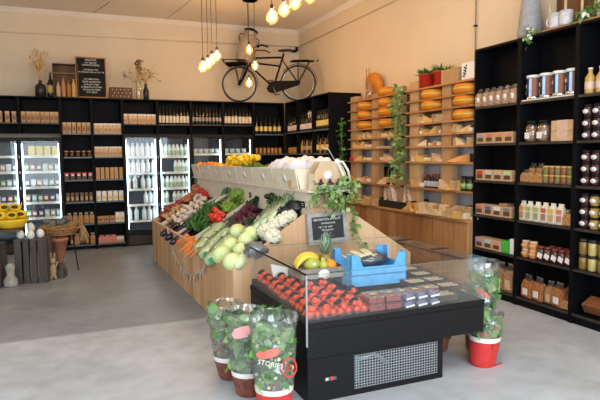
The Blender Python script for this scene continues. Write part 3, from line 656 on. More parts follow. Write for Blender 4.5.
# ivy
def ivy(name, lab, strands, nleaf, size, spread, mats=('ivy', 'ivy2', 'ivy')):
    t = thing(name, lab, 'ivy', strands[0][0])
    o = Vector(strands[0][0]); s = MB(); l = MB()
    for st in strands:
        pts = [Vector(p)-o for p in st]; s.tube(pts, .005, 'stem', 4); n = len(pts)-1
        for k in range(int(nleaf*n)):
            u = R.random()*n; a = int(u); p = pts[a].lerp(pts[a+1], u-a) + Vector([R.uniform(-1, 1)*spread for _ in range(3)])
            an = R.uniform(0, 6.28); d = (math.cos(an)*.8, math.sin(an)*.8, R.uniform(-1, .5))
            l.leaf(p, d, size*R.uniform(.7, 1.1), size*R.uniform(.8, 1.25), mats[k % len(mats)], .3, R.uniform(-1, 1))
    s.build('vine', t); l.build('leaves', t); return t
ivy('hanging_ivy', 'green ivy garland hanging between the two cheese racks', [[(4.22, 6.52, 2.5), (4.17, 6.5, 2.3), (4.2, 6.55, 2.05), (4.17, 6.5, 1.8), (4.2, 6.53, 1.6), (4.17, 6.5, 1.42), (4.2, 6.5, 1.25)]], 42, .065, .07)
ivy('hanging_ivy', 'dark green ivy hanging on the end panel of the wine shelving', [[(4.14, 8.10, 2.2), (4.12, 8.08, 1.9), (4.14, 8.07, 1.6), (4.1, 8.07, 1.3)]], 26, .06, .05, ('leaf',))

# ============================================================ RIGHT BLACK SHELVING
SZ = [2.11, 1.70, 1.29, .90, .52, .10]; SX = 4.27; YD = [5.055, 4.385, 3.69, 3.0, 2.3]
rl = ['black shelving bay with bagged snacks, next to the cheese rack', 'black shelving bay with the large tins and cookies', 'black shelving bay with jars at the right edge of the photo', 'black shelving bay beyond the right edge']
for k in range(4): side_unit(rl[k], YD[k+1]+.001, YD[k]-.001, SX, 2.75, SZ, name='shelving_unit', depth=.27)
def R_(ks, n, ya, yb, z, desc, where, group, x=SX+.03, rot=-PI/2, **k): row(ks, n, (x, ya, z+.001), (x, yb, z+.001), rot, desc, where, group, **k)
snack = P('snack_mix', (.55, .40, .28), .6, c2=(.22, .10, .06), scale=70)
k_snk = kindp('snack_bag', 'bag', [('bag', bag(.095, .07, .155, snack, None, None)), ('round_label', MB().lathe([(.026, 0), (.026, .003), (0, .003)], 'label', 16, T_((0, -.036, .06), (PI/2, 0, 0))))])
R_(k_snk, 6, 4.99, 4.47, 2.11, 'snack bag with round white label', 'on the upper shelf by the rack', 'round-labelled snack bags', scale=(.95, 1, 1.25))
R_(k_snk, 6, 4.96, 4.50, 2.11, 'snack bag with round label', 'in the back row by the rack', 'back row of round-labelled snack bags', x=SX+.13, scale=1.25)
def teabox(c, d=None):
    m = MB(); m.box(-.068, .068, 0, .12, 0, .115, 'kraft'); return [('carton', m), ('colour_panel', MB().box(-.045, .045, -.003, 0, .065, .105, colm('tea_'+c[0], c[1]))), ('window', MB().box(-.045, .045, -.0035, 0, .02, .062, colm('tea_win', (.10, .06, .03))))]
TC = {'grey': (.35, .33, .32), 'coral': (.62, .18, .12), 'orange': (.62, .25, .10), 'pink': (.6, .28, .25), 'red': (.55, .05, .04), 'pale grey': (.55, .55, .56), 'beige': (.55, .42, .28), 'pale green': (.45, .58, .32), 'blue': (.06, .15, .42), 'white': (.72, .7, .68), 'dark grey': (.2, .2, .22), 'lilac': (.42, .32, .55), 'mint': (.42, .6, .55)}
KT = {n: kindp('tea_box', 'box', teabox((n.replace(' ', '_'), c))) for n, c in TC.items()}
def teas(names, z, w):
    n = len(names); row([KT[a] for a in names], n, (SX+.02, 4.97, z+.001), (SX+.02, 4.97-.142*(n-1), z+.001), -PI/2, ['kraft tea box with %s panel' % a for a in names], w, 'kraft tea boxes '+w, jr=.02)
teas(['grey', 'coral', 'orange', 'pink'], 1.70, 'on the second shelf')
teas(['red', 'pale grey', 'beige', 'pale green'], 1.29, 'on the third shelf')
teas(['coral', 'blue', 'white', 'dark grey'], .90, 'on the fourth shelf')
teas(['lilac', 'mint', 'pink'], .52, 'on the fifth shelf')
tag(pack(.12, .16, .13, colm('bright_green_box', (.06, .42, .07))).build('green_box', loc=(SX+.02, 4.545, .521), rot=-PI/2), 'plain bright green box on the fifth shelf beside the tea', 'box')
tag(pack(.10, .16, .16, 'white').build('white_carton', loc=(SX+.02, 4.44, .521), rot=-PI/2), 'plain white carton on the fifth shelf right of the green box', 'box')
tag(pack(.12, .1, .13, 'kraft').build('kraft_box', loc=(SX+.15, 4.74, .901), rot=-PI/2), 'plain kraft box standing behind the tea on the fourth shelf', 'box')
tag(MB().lathe([(.035, 0), (.035, .11), (.03, .13), (0, .13)], 'label', 14).build('white_jar', loc=(SX+.07, 4.43, 1.291)), 'white jar at the end of the tea boxes, third shelf', 'jar')
gran = P('granola', (.44, .27, .13), .7, c2=(.16, .08, .04), scale=60)
k_gra = kindp('granola_bag', 'bag', [('bag', bag(.13, .1, .27, gran, None, None, lz=(.1, .4))), ('kraft_label', MB().box(-.035, .035, -.056, -.051, .03, .12, 'kraft'))])
R_(k_gra, 4, 4.90, 4.50, .10, 'granola bag with kraft label', 'on the bottom shelf by the rack', 'granola bags on the bottom shelf', x=SX+.06, scale=(1, 1, 1.15))
# bay 2
k_can = kindp('coffee_tin', 'tin', [('tin', MB().lathe([(.068, 0), (.072, .01), (.072, .03)], 'chrome', 22).lathe([(.0715, .02), (.0715, .215)], colm('dark_tin', (.02, .035, .06), .3), 22)),
    ('lid', MB().lathe([(.073, .21), (.073, .235), (.066, .24), (0, .24)], 'label', 22)),
    ('brown_panel', MB().lathe([(.0725, .03), (.0725, .205)], colm('tin_brown', (.28, .10, .05)), 22).__class__().add([(.0728*math.cos(a), .0728*math.sin(a), z) for z in (.03, .205) for a in [math.radians(-38+12*j) for j in range(5)]], [(j, j+1, j+6, j+5) for j in range(4)], colm('tin_brown', (.28, .10, .05)))),
    ('white_stripe', MB().add([(.073*math.cos(a), .073*math.sin(a), z) for z in (.03, .205) for a in [math.radians(-62), math.radians(-51), math.radians(-40)]], [(0, 1, 4, 3), (1, 2, 5, 4)], colm('tin_blue', (.45, .6, .85)))),
    ('white_logo', MB().add([(.0735*math.cos(a), .0735*math.sin(a), z) for z in (.115, .15) for a in [math.radians(-112), math.radians(-100), math.radians(-88)]], [(0, 1, 4, 3), (1, 2, 5, 4)], 'label').add([(.0735*math.cos(a), .0735*math.sin(a), z) for z in (.05, .085) for a in [math.radians(-108), math.radians(-92)]], [(0, 1, 3, 2)], colm('grey_logo', (.4, .42, .42))))])
R_(k_can, 4, 4.27, 3.80, 2.125, 'dark blue and white coffee tin', 'on the upper shelf of the tin bay', 'coffee tins', x=SX+.09, jr=.05, rot=-PI/2-.35)
tag(MB().box(-.08, .09, -.32, .32, 0, .012, 'label').build('shelf_paper', loc=(SX+.09, 4.035, 2.111)), 'white board under the four coffee tins', 'board')
cook = P('biscuits', (.50, .27, .10), .6, c2=(.22, .09, .03), scale=40)
k_bjar = kindp('biscuit_jar', 'jar', [('glass', MB().lathe([(.055, 0), (.062, .01), (.062, .15), (.045, .175)], 'jar', 16)), ('biscuits', MB().lathe([(.0, .004), (.056, .006), (.057, .145), (0, .15)], cook, 14)), ('lid', MB().lathe([(.05, .175), (.052, .2), (0, .2)], 'bmetal', 16)), ('tag', MB().box(-.03, .03, -.066, -.063, .03, .09, 'label'))])
R_(k_bjar, 2, 4.27, 4.12, 1.70, 'biscuit jar with white tag', 'left of the stacked kraft boxes', 'biscuit jars on the second shelf', x=SX+.08, scale=1.05)
k_kb = kindp('kraft_gift_box', 'box', [('carton', MB().box(-.13, .13, 0, .15, 0, .095, 'kraft')), ('paper_wrap', MB().box(-.06, .06, -.002, .152, -.0005, .0975, colm('pinkish_paper', (.62, .42, .3))))])
for k in (0, 1): k_kb.put((SX+.03, 3.86, 1.701+.0985*k), -PI/2, ('lower', 'upper')[k]+' of two stacked kraft boxes right of the biscuit jars', 'stacked kraft boxes')
k_bis = kind(bag(.09, .07, .13, cook), 'biscuit_bag', 'bag')
R_(k_bis, 3, 4.31, 4.13, 1.29, 'bag of pale biscuits', 'on the third shelf left of small jars', 'biscuit bags on the third shelf', x=SX+.05)
for k in range(2): k_bis.put((SX+.12, 4.28-.1*k, 1.291+.0), -PI/2, ('left', 'right')[k]+' biscuit bag in the back row, third shelf', 'back row biscuit bags', (1, 1, 1.5))
def sjar(name, c, lid='gold', lab=None, h=.085, r=.033):
    m = [('contents', MB().lathe([(r*.9, 0), (r, .006), (r, h*.75), (r*.85, h*.82)], colm(name, c, .15), 12)), ('lid', MB().lathe([(r*.95, h*.8), (r*.95, h), (0, h)], lid, 12))]
    if lab: m.append(('label', MB().lathe([(r*.62, 0), (r*.62, .002), (0, .002)], lab, 14, T_((0, -r*.985, h*.42), (PI/2, 0, 0), (1.1, .75, 1)))))
    return m
k_s1 = kindp('spice_jar', 'jar', sjar('herb_green', (.16, .14, .04))); k_s2 = kindp('spice_jar', 'jar', sjar('spice_red', (.25, .07, .03)))
for lv in (0, 1): R_([k_s1, k_s2], 5, 4.05, 3.77, 1.29+.0865*lv, ['green spice jar', 'red spice jar'], ('in the lower layer', 'in the upper layer')[lv]+' on the third shelf', 'stacked spice jars', x=SX+.05, jit=0)
MX = {'orange': (.62, .26, .05), 'green': (.35, .42, .12), 'red': (.5, .12, .08), 'yellow': (.65, .45, .1), 'coral': (.6, .2, .12)}
def winbag(n, c): return [('paper_bag', bag(.085, .07, .2, colm('bag_paper', (.72, .66, .54)), None, None, colm('bag_paper', (.72, .66, .54)))), ('colour_badge', MB().box(-.03, .03, -.038, -.035, .10, .145, colm('badge_'+n, c))), ('window', MB().box(-.028, .028, -.038, -.035, .025, .09, colm('badge2_'+n, tuple(v*.55+.1 for v in c))))]
kb = [kindp('grain_bag', 'bag', winbag(n, c)) for n, c in MX.items()]
sq = list(MX)
R_([kb[i] for i in (0, 1, 1, 2, 3, 4)], 6, 4.33, 3.86, .90, ['paper bag with %s badge' % sq[i] for i in (0, 1, 1, 2, 3, 4)], 'on the fourth shelf', 'paper grain bags on the fourth shelf', x=SX+.05)
k_bis.put((SX+.05, 3.77, .901), -PI/2, 'clear bag of brown snacks right of the paper grain bags', None, (1.1, 1, 1.2))
k_or = kindp('orange_spread_jar', 'jar', sjar('orange_spread', (.60, .22, .05), colm('cream_lid', (.6, .5, .38)), 'kraft', .085, .042))
for lv in (0, 1): R_(k_or, 2, 4.30, 4.20, .52+.0865*lv, 'squat orange jar', ('in the lower layer', 'in the upper layer')[lv]+' on the fifth shelf', 'squat orange jars', x=SX+.06, jit=0)
k_tagj = kindp('tagged_jar', 'jar', [('glass', MB().lathe([(.036, 0), (.04, .008), (.04, .10), (.03, .12)], colm('dark_preserve', (.08, .025, .02), .12), 12)), ('lid', MB().lathe([(.033, .12), (.033, .14), (0, .14)], colm('dark_red_lid', (.2, .04, .03)), 12)), ('paper_tag', MB().box(-.028, .028, -.045, -.042, .03, .08, 'label', T_((0, 0, 0), (0, .35, 0))))])
R_(k_tagj, 5, 4.10, 3.76, .52, 'dark jar with hanging white tag', 'on the fifth shelf', 'dark tagged jars', x=SX+.06)
R_(k_tagj, 4, 4.06, 3.78, .52, 'dark tagged jar', 'in the back row of the fifth shelf', 'back row dark tagged jars', x=SX+.16)
k_ck = kindp('cookie_bag', 'bag', [('bag', bag(.13, .09, .24, P('ginger_cookies', (.45, .18, .06), .5, c2=(.25, .08, .02), scale=30), None, None)), ('oval_label', MB().box(-.035, .035, -.051, -.046, .035, .10, 'label'))])
for k, y in enumerate((4.25, 4.11, 3.86)): k_ck.put((SX+.06, y, .101), -PI/2-.15, ORD[k]+' bag of ginger cookies from the left on the bottom shelf', 'ginger cookie bags')
k_gra.put((SX+.08, 3.98, .101), -PI/2, 'pale bag between the ginger cookie bags on the bottom shelf', None, (.7, .9, .85))
k_bis.put((SX+.05, 3.75, .101), -PI/2, 'low clear bag of brown nuts right of the cookies', None, (1.2, 1, .9))
k_ck.put((SX+.16, 3.80, .101), -PI/2, 'ginger cookie bag in the back row of the bottom shelf', None)
# bay 3
k_lem = kindp('lemonade_bottle', 'bottle', [('bottle', bottle(.23, .045, colm('lemonade', (.50, .32, .10), .15), None, cap=colm('white_cap', (.7, .65, .55)), neck=.42, shoulder=.62, seg=14)), ('label', MB().lathe([(.046, .04), (.0465, .045), (.0465, .10), (.046, .105)], colm('label_peach', (.65, .48, .38)), 14))])
R_(k_lem, 6, 3.59, 3.08, 2.11, 'amber lemonade bottle', 'on the upper shelf, right edge', 'amber lemonade bottles', x=SX+.06)
k_jam = kindp('jam_jar', 'jar', sjar('dark_jam2', (.045, .012, .015), 'bmetal', 'label', .105, .045)); k_jam2 = kindp('jam_jar', 'jar', sjar('yellow_jam', (.38, .22, .05), 'bmetal', 'label', .105, .045))
for z, w, kk, nm in ((1.70, 'second shelf', [k_jam], ['dark jam jar']), (1.29, 'third shelf', [k_jam], ['dark jam jar']), (.90, 'fourth shelf', [k_jam, k_jam2], ['dark jam jar', 'yellow jam jar'])):
    for lv in range(3): R_(kk, 6, 3.61, 3.10, z+.1065*lv, nm, ('bottom layer', 'middle layer', 'top layer')[lv]+', %s, right edge' % w, 'jam jars on the %s at the right edge' % w, x=SX+.07, jit=0, jr=.02)
k_tall = kindp('honey_jar', 'jar', sjar('dark_gold', (.22, .13, .03), colm('black_lid', (.02, .02, .02)), None, .14, .04)); k_tall2 = kindp('honey_jar', 'jar', sjar('pale_gold', (.48, .40, .14), colm('black_lid', (.02, .02, .02)), None, .14, .04))
for lv in range(2): R_([k_tall, k_tall2], 6, 3.61, 3.12, .52+.1415*lv, ['dark gold jar', 'pale gold jar'], ('lower', 'upper')[lv]+' layer, fifth shelf, right edge', 'tall honey jars', x=SX+.06, jit=0)
pk = thing('nut_tray', 'clear tray of brown nuts on the bottom shelf, right edge', 'tray', (SX+.05, 3.50, .101))
MB().box(0, .14, -.09, .09, 0, .09, colm('nuts', (.30, .11, .04), c2=(.12, .04, .02), scale=50), T_((0.02, 0, 0.02), (0, -.5, 0))).build('nuts', pk)
k_pc = kindp('ceramic_bowl', 'bowl', [('bowl', MB().lathe([(.03, 0), (.06, .02), (.075, .06), (.07, .06), (.055, .025), (0, .012)], colm('cream_ceramic', (.6, .55, .45), .3), 18))])
for k in range(3): k_pc.put((SX+.09, 3.28, .101+k*.03), 0, ('lowest', 'middle', 'uppermost')[k]+' of the nested cream bowls on the bottom shelf', 'nested cream bowls')
# above the right shelving
vs = thing('floor_vase', 'tall grey stoneware jug on top of the black shelving', 'vase', (4.40, 4.38, 2.751))
MB().lathe([(.115, 0), (.125, .04), (.105, .25), (.08, .45), (.07, .6), (.085, .68), (.075, .68), (.06, .6), (0, .55)], colm('grey_stoneware', (.33, .33, .34), .6), 22).build('body', vs)
tr = thing('wooden_rack', 'brown wooden plate rack with upright dowels on the shelving top', 'rack', (4.40, 3.75, 2.751))
m = MB(); m.box(-.11, .11, -.5, .38, 0, .02, 'rack'); m.build('base', tr)
for y in (-.42, -.23, -.06, .12, .30): MB().cyl((-.09, y, .02), (-.09, y, .28), .012, 'ply2', 8).build('dowel', tr)
MB().box(.08, .10, -.5, .38, .02, .5, 'brownwood').build('back_board', tr)
k_mug = kindp('mug', 'mug', [('cup', MB().lathe([(.04, 0), (.045, .006), (.045, .10), (.04, .10), (.04, .012), (0, .01)], P('speckled_enamel', (.7, .7, .72), .3, c2=(.45, .47, .5), scale=55), 18)), ('handle', MB().tube([(0, .045+.034*math.sin(a), .052+.034*math.cos(a)) for a in [PI*j/8 for j in range(9)]], .008, 'white', 6))])
k_mug.put((4.335, 4.00, 2.772), 0, 'speckled white mug, handle facing left, on shelving top', 'speckled mugs', 1.35); k_mug.put((4.335, 3.88, 2.772), -1.2, 'speckled white mug on the right behind the other', 'speckled mugs', 1.35)
ivy('flowering_vine', 'small flowering vine spilling over the black shelving edge', [[(4.33, 4.28, 2.80), (4.26, 4.26, 2.82), (4.24, 4.24, 2.74), (4.24, 4.22, 2.66)], [(4.3, 4.3, 2.8), (4.26, 4.15, 2.80)]], 16, .04, .035, ('ivy2', 'label', 'ivy'))
ivy('flowering_plant', 'leafy plant with white flowers on the shelving at the right edge', [[(4.31, 3.75, 2.79), (4.3, 3.6, 2.82), (4.3, 3.4, 2.85)], [(4.36, 3.55, 2.8), (4.36, 3.5, 3.02)], [(4.36, 3.45, 2.8), (4.34, 3.35, 3.08)]], 24, .055, .06, ('ivy', 'leaf', 'label', 'ivy'))

# ============================================================ PRODUCE ISLAND
Y0, Y1 = 4.60, 8.62
def xl(y): return lerp(1.28, 1.15, (y-Y0)/(Y1-Y0))
def xr(y): return lerp(3.10, 2.85, (y-Y0)/(Y1-Y0))
def xa(y): return lerp(2.03, 1.86, (y-Y0)/(Y1-Y0))
def xb(y): return lerp(2.36, 2.15, (y-Y0)/(Y1-Y0))
HB, HA = .62, 1.06
isl = thing('produce_island', 'long pale wooden market island stacked with vegetables', 'produce stand', (2.1, Y0, 0)); io = Vector((2.1, Y0, 0))
def ibuild(mb, nm, par=isl): mb.v = [v-io for v in mb.v]; return mb.build(nm, par)
def hexa(mb, pts, m): return mb.add(pts, [(0, 1, 2, 3), (7, 6, 5, 4), (0, 4, 5, 1), (1, 5, 6, 2), (2, 6, 7, 3), (3, 7, 4, 0)], m)
def wallp(x0f, x1f, ya, yb, za, zb, m, mb=None):
    mb = mb or MB(); return hexa(mb, [(x0f(ya), ya, za), (x1f(ya), ya, za), (x1f(yb), yb, za), (x0f(yb), yb, za), (x0f(ya), ya, zb), (x1f(ya), ya, zb), (x1f(yb), yb, zb), (x0f(yb), yb, zb)], m)
ibuild(wallp(xl, lambda y: xl(y)+.022, Y0, Y1, 0, HB, 'island'), 'side_panel')
ibuild(wallp(lambda y: xr(y)-.022, xr, Y0, Y1, 0, HB, 'island'), 'side_panel')
g0 = [(xl(Y0), 0), (xr(Y0), 0), (xr(Y0), HB), (xb(Y0), HA+.05), (xa(Y0), HA+.05), (xl(Y0), HB)]
YZ = Matrix(((1, 0, 0, 0), (0, 0, 1, 0), (0, 1, 0, 0), (0, 0, 0, 1)))
ibuild(MB().prism(g0, Y0-.022, Y0, 'gable', YZ), 'gable_panel')
g1 = [(xl(Y1), 0), (xr(Y1), 0), (xr(Y1), HB), (xb(Y1), HA+.05), (xa(Y1), HA+.05), (xl(Y1), HB)]
ibuild(MB().prism(g1, Y1, Y1+.022, 'gable', YZ), 'gable_panel')
d = MB(); hexa(d, [(xl(Y0)+.023, Y0, HB-.16), (xa(Y0), Y0, HA-.14), (xa(Y1), Y1, HA-.14), (xl(Y1)+.023, Y1, HB-.16), (xl(Y0)+.023, Y0, HB-.14), (xa(Y0), Y0, HA-.12), (xa(Y1), Y1, HA-.12), (xl(Y1)+.023, Y1, HB-.14)], 'ply'); ibuild(d, 'sloping_deck')
d = MB(); hexa(d, [(xb(Y0), Y0, HA-.14), (xr(Y0)-.023, Y0, HB-.16), (xr(Y1)-.023, Y1, HB-.16), (xb(Y1), Y1, HA-.14), (xb(Y0), Y0, HA-.12), (xr(Y0)-.023, Y0, HB-.14), (xr(Y1)-.023, Y1, HB-.14), (xb(Y1), Y1, HA-.12)], 'ply'); ibuild(d, 'sloping_deck')
ibuild(wallp(xa, lambda y: xa(y)+.02, Y0+.001, Y1, HA-.12, 1.255, 'ply'), 'ridge_panel'); ibuild(wallp(lambda y: xb(y)-.02, xb, Y0+.001, Y1, HA-.12, 1.255, 'ply'), 'ridge_panel')
ibuild(wallp(lambda y: xa(y)+.021, lambda y: xb(y)-.021, Y0+.001, Y0+.02, .9, 1.255, 'gable'), 'end_panel')
ibuild(wallp(lambda y: xa(y)-.06, lambda y: xb(y)+.06, Y0-.10, Y1+.05, 1.256, 1.272, 'ply'), 'top_shelf')
# rim
ibuild(wallp(lambda y: xl(y)-.006, lambda y: xl(y)+.03, Y0, Y1, HB, HB+.014, 'ply2'), 'rim')
# partitions across the deck
NP = [5.55, 6.35, 7.0, 7.55, 8.1]
for y in NP:
    m = MB(); m.prism([(xl(y)+.024, HB-.14), (xa(y)-.001, HA-.11), (xa(y)-.001, HA-.02), (xl(y)+.024, HB)], y, y+.012, 'ply', YZ); ibuild(m, 'divider')
# little price cards
for k, y in enumerate((4.75, 5.1, 5.6, 6.2, 6.8)):
    c = thing('price_card', '%s little black price card from the front on the ridge panel' % ORD[k], 'price card', (xa(y)-.008, y, 1.13), -PI/2-.04, 'black price cards on the island')
    MB().box(-.04, .04, 0, .006, -.03, .03, 'black').build('card', c); MB().box(-.028, .028, -.002, 0, .006, .012, 'label').box(-.02, .02, -.002, 0, -.012, -.006, 'label').build('writing', c)
# white wooden bins on the top shelf
BY = [4.72, 5.30, 5.88, 6.46, 7.04, 7.62, 8.20, 8.62]
bl = ['front bin holding paper bags', 'second bin holding paper bags and the grey pot', 'bin holding dark avocados', 'bin holding lemons', 'bin holding oranges', 'bin holding red and yellow fruit', 'last bin at the far end of the island']
for k in range(7):
    ya, yb = BY[k]+.004, BY[k+1]-.004; h = (yb-ya)/2; x0 = xa((ya+yb)/2)-.05
    t = thing('wooden_bin', 'pale plywood '+bl[k], 'bin', (x0, (ya+yb)/2, 1.273), math.atan2(xa(Y0)-xa(Y1), Y1-Y0), 'plywood bins on the island ridge')
    w_ = xb((ya+yb)/2)-xa((ya+yb)/2)+.10
    d = MB(); hexa(d, [(0, -h+.03, 0), (.012, -h+.03, 0), (.012, h-.0, 0), (0, h-.0, 0), (-.05, -h+.0, .19), (-.038, -h+.0, .19), (-.038, h-.03, .19), (-.05, h-.03, .19)], 'ply'); d.build('front_panel', t)
    MB().box(w_-.012, w_, -h, h, 0, .19, 'ply').build('rear_panel', t)
    MB().prism([(.012, 0), (w_-.012, 0), (w_-.012, .19), (-.037, .19)], -h, -h+.01, 'ply', YZ).build('end_board', t)
    MB().prism([(.012, 0), (w_-.012, 0), (w_-.012, .19), (-.037, .19)], h-.01, h, 'ply', YZ).build('end_board', t)
    MB().box(.012, w_-.012, -h+.01, h-.01, 0, .01, 'ply').build('bottom_board', t)
    MB().lathe([(.045, 0), (.045, .002), (0, .002)], 'label', 20, T_((-.026, 0, .095), (0, -PI/2-.25, 0))).lathe([(.012, .002), (.012, .003), (0, .003)], 'bmetal', 10, T_((-.027, .0, .107), (0, -PI/2-.25, 0))).build('round_label', t)
def text_mb(mb, s, size, m, T, align='CENTER'):
    c = bpy.data.curves.new('txt', 'FONT'); c.body = s; c.size = size; c.align_x = align; c.extrude = size*.01; c.resolution_u = 2
    o = bpy.data.objects.new('txt', c); COL.objects.link(o); bpy.context.view_layer.update()
    me = o.to_mesh(); mb.add([v.co.copy() for v in me.vertices], [list(p.vertices) for p in me.polygons], m, T)
    o.to_mesh_clear(); bpy.data.objects.remove(o); bpy.data.curves.remove(c); return mb
# text plane facing -Y : x right, y up -> (x, 0, z)
FY = Matrix(((1, 0, 0, 0), (0, 0, -1, 0), (0, 1, 0, 0), (0, 0, 0, 1)))

# ---------------- produce on the sloping deck
_a, _b, _c = Vector((xl(Y0)+.02, Y0, HB-.14)), Vector((xa(Y0), Y0, HA-.12)), Vector((xl(Y1)+.02, Y1, HB-.14))
DN = (_b-_a).cross(_c-_a).normalized()
SL = math.atan2(HA-HB+.02, xa(6)-xl(6)-.02)
def DK(px, py, lift=0):
    d = ray(px, py); t = (_a-EYE+DN*lift).dot(DN)/d.dot(DN); return EYE+d*t
def heap(k, pts, label, group, rot=None, s=(.9, 1.1)):
    for p in pts:
        p.y = min(max(p.y, Y0+.06), Y1-.08); p.x = min(max(p.x, xl(p.y)+.07), xa(p.y)-.05); p.z = min(max(p.z, lerp(HB-.14, HA-.12, (p.x-xl(p.y)-.02)/(xa(p.y)-xl(p.y)-.02))+.09), HA+.12)
        k.put(p, rot() if rot else (R.uniform(0, 6), R.uniform(0, 6), R.uniform(0, 6)), label, group, R.uniform(*s))
def poly_pts(n, quad, lift, l2=None):
    """n jittered points over a patch of the deck, given by its four corners in order"""
    q = [DK(x, y, 0) for x, y in quad]; nx = max(1, round(math.sqrt(n*(q[1]-q[0]).length/max(.01, (q[3]-q[0]).length)))); ny = max(1, math.ceil(n/nx)); out = []
    for i in range(nx):
        for j in range(ny):
            u, v = (i+.5+R.uniform(-.25, .25))/nx, (j+.5+R.uniform(-.25, .25))/ny
            out.append(q[0].lerp(q[1], u).lerp(q[3].lerp(q[2], u), v)+DN*(lift+R.uniform(0, (l2 or lift)-lift)))
    return out
# trays below the heaps
m = MB(); hexa(m, [(xl(Y0)+.03, Y0+.01, HB-.135), (xa(Y0)-.005, Y0+.01, HA-.115), (xa(5.54)-.005, 5.54, HA-.115), (xl(5.54)+.03, 5.54, HB-.135), (xl(Y0)+.03, Y0+.01, HB-.05), (xa(Y0)-.005, Y0+.01, HA-.05), (xa(5.54)-.005, 5.54, HA-.05), (xl(5.54)+.03, 5.54, HB-.05)], 'blackpl')
ibuild(m, 'tray_liner')
m = MB(); hexa(m, [(xl(5.57)+.03, 5.57, HB-.135), (xa(5.57)-.005, 5.57, HA-.115), (xa(Y1)-.005, Y1-.01, HA-.115), (xl(Y1)+.03, Y1-.01, HB-.135), (xl(5.57)+.03, 5.57, HB-.06), (xa(5.57)-.005, 5.57, HA-.06), (xa(Y1)-.005, Y1-.01, HA-.06), (xl(Y1)+.03, Y1-.01, HB-.06)], 'blackpl')
ibuild(m, 'tray_liner')
LF = .07
beet = P('beetroot', (.25, .015, .03), .5, var=.3, scale=15); k_beet = kind(MB().ball((0, 0, 0), (.042, .042, .038), beet, 10, nz=.15).tube([(0, 0, .035), (.01, .01, .07)], .008, 'stem', 5), 'beetroot', 'beetroot')
heap(k_beet, poly_pts(60, [(154, 213), (164, 224), (180, 208), (170, 201)], LF, LF+.07), 'dark red beetroot heaped at the far end of the island', 'beetroots heaped on the island')
spot = P('sweet_potato', (.45, .17, .07), .65, var=.2, scale=12); k_spot = kind(MB().lathe([(0, -.08), (.018, -.065), (.034, -.02), (.033, .02), (.018, .06), (0, .08)], spot, 9), 'sweet_potato', 'potato')
heap(k_spot, poly_pts(44, [(178, 203), (192, 208), (213, 193), (200, 188)], LF, LF+.07), 'orange-brown sweet potato heaped near the ridge of the island', 'sweet potatoes on the island')
ging = P('ginger_skin', (.50, .32, .16), .7, var=.2, scale=18); k_ging = kind(MB().lathe([(0, -.07), (.02, -.05), (.03, 0), (.02, .05), (0, .07)], ging, 9).ball((.02, 0, .02), (.025, .02, .035), ging, 8), 'parsnip_root', 'root vegetable')
heap(k_ging, poly_pts(20, [(163, 221), (173, 228), (188, 212), (179, 205)], LF, LF+.06), 'knobbly tan root vegetable lying beside the beetroots', 'tan roots on the island')
garl = P('garlic_white', (.66, .58, .52), .6, var=.12, scale=14); k_garl = kind(MB().lathe([(0, -.03), (.03, -.02), (.036, 0), (.02, .025), (.006, .05), (0, .05)], garl, 10), 'garlic_bulb', 'garlic')
heap(k_garl, poly_pts(44, [(174, 225), (185, 231), (212, 205), (204, 199)], LF, LF+.06), 'white garlic bulb in the pale diagonal strip of the island', 'garlic bulbs on the island')
aub = P('aubergine_skin', (.02, .008, .03), .15, var=.2, spec=.6); k_aub = kindp('aubergine', 'aubergine', [('fruit', MB().lathe([(0, -.11), (.035, -.09), (.04, -.04), (.03, .04), (.016, .09), (0, .1)], aub, 12)), ('stalk', MB().lathe([(.02, .08), (.016, .1), (.006, .13), (0, .13)], 'stem', 8))])
ap = [DK(x, y, LF+.03) for x, y in ((167, 231), (172, 235), (177, 239), (172, 229), (177, 232), (182, 236), (177, 225), (183, 229), (188, 232), (188, 223), (194, 226))]
for k, p in enumerate(ap): k_aub.put(p, (0, PI/2-SL, R.uniform(-.2, .2)), '%s glossy dark aubergine from the front rim of the island' % ORD[k], 'aubergines on the island')
radr = P('tomato_red', (.62, .03, .015), .25, var=.12, spec=.5); k_tom = kindp('tomato', 'tomato', [('fruit', MB().lathe([(0, -.028), (.022, -.025), (.034, 0), (.024, .024), (.006, .022), (0, .02)], radr, 12)), ('stem_star', MB().lathe([(.012, .022), (.004, .026), (0, .03)], 'stem', 5))])
heap(k_tom, poly_pts(12, [(204, 201), (210, 204), (218, 195), (212, 192)], LF, LF+.05), 'red tomato near the ridge between garlic and leeks', 'far red tomatoes', rot=lambda: (R.uniform(-.4, .4), R.uniform(-.4, .4), 0))
heap(k_tom, poly_pts(9, [(215, 227), (224, 234), (232, 226), (224, 220)], LF+.07, LF+.11), 'red tomato lying between the green cabbages and carrot greens', 'near red tomatoes', rot=lambda: (R.uniform(-.4, .4), R.uniform(-.4, .4), 0), s=(1.1, 1.3))
car = P('carrot_skin', (.68, .20, .03), .5, var=.15, scale=30); k_car = kindp('carrot', 'carrot', [('root', MB().lathe([(0, -.17), (.007, -.14), (.016, -.03), (.018, 0), (.008, .012), (0, .012)], car, 9))])
for k in range(22):
    p = DK(186+k*.8, 241+k*.45-R.uniform(0, 9), LF+R.uniform(.03, .08)); k_car.put(p, (R.uniform(-.25, .25), PI/2-SL, R.uniform(-.25, .25)), ORD[k]+' orange carrot from the left at the island rim', 'bunched carrots on the island')
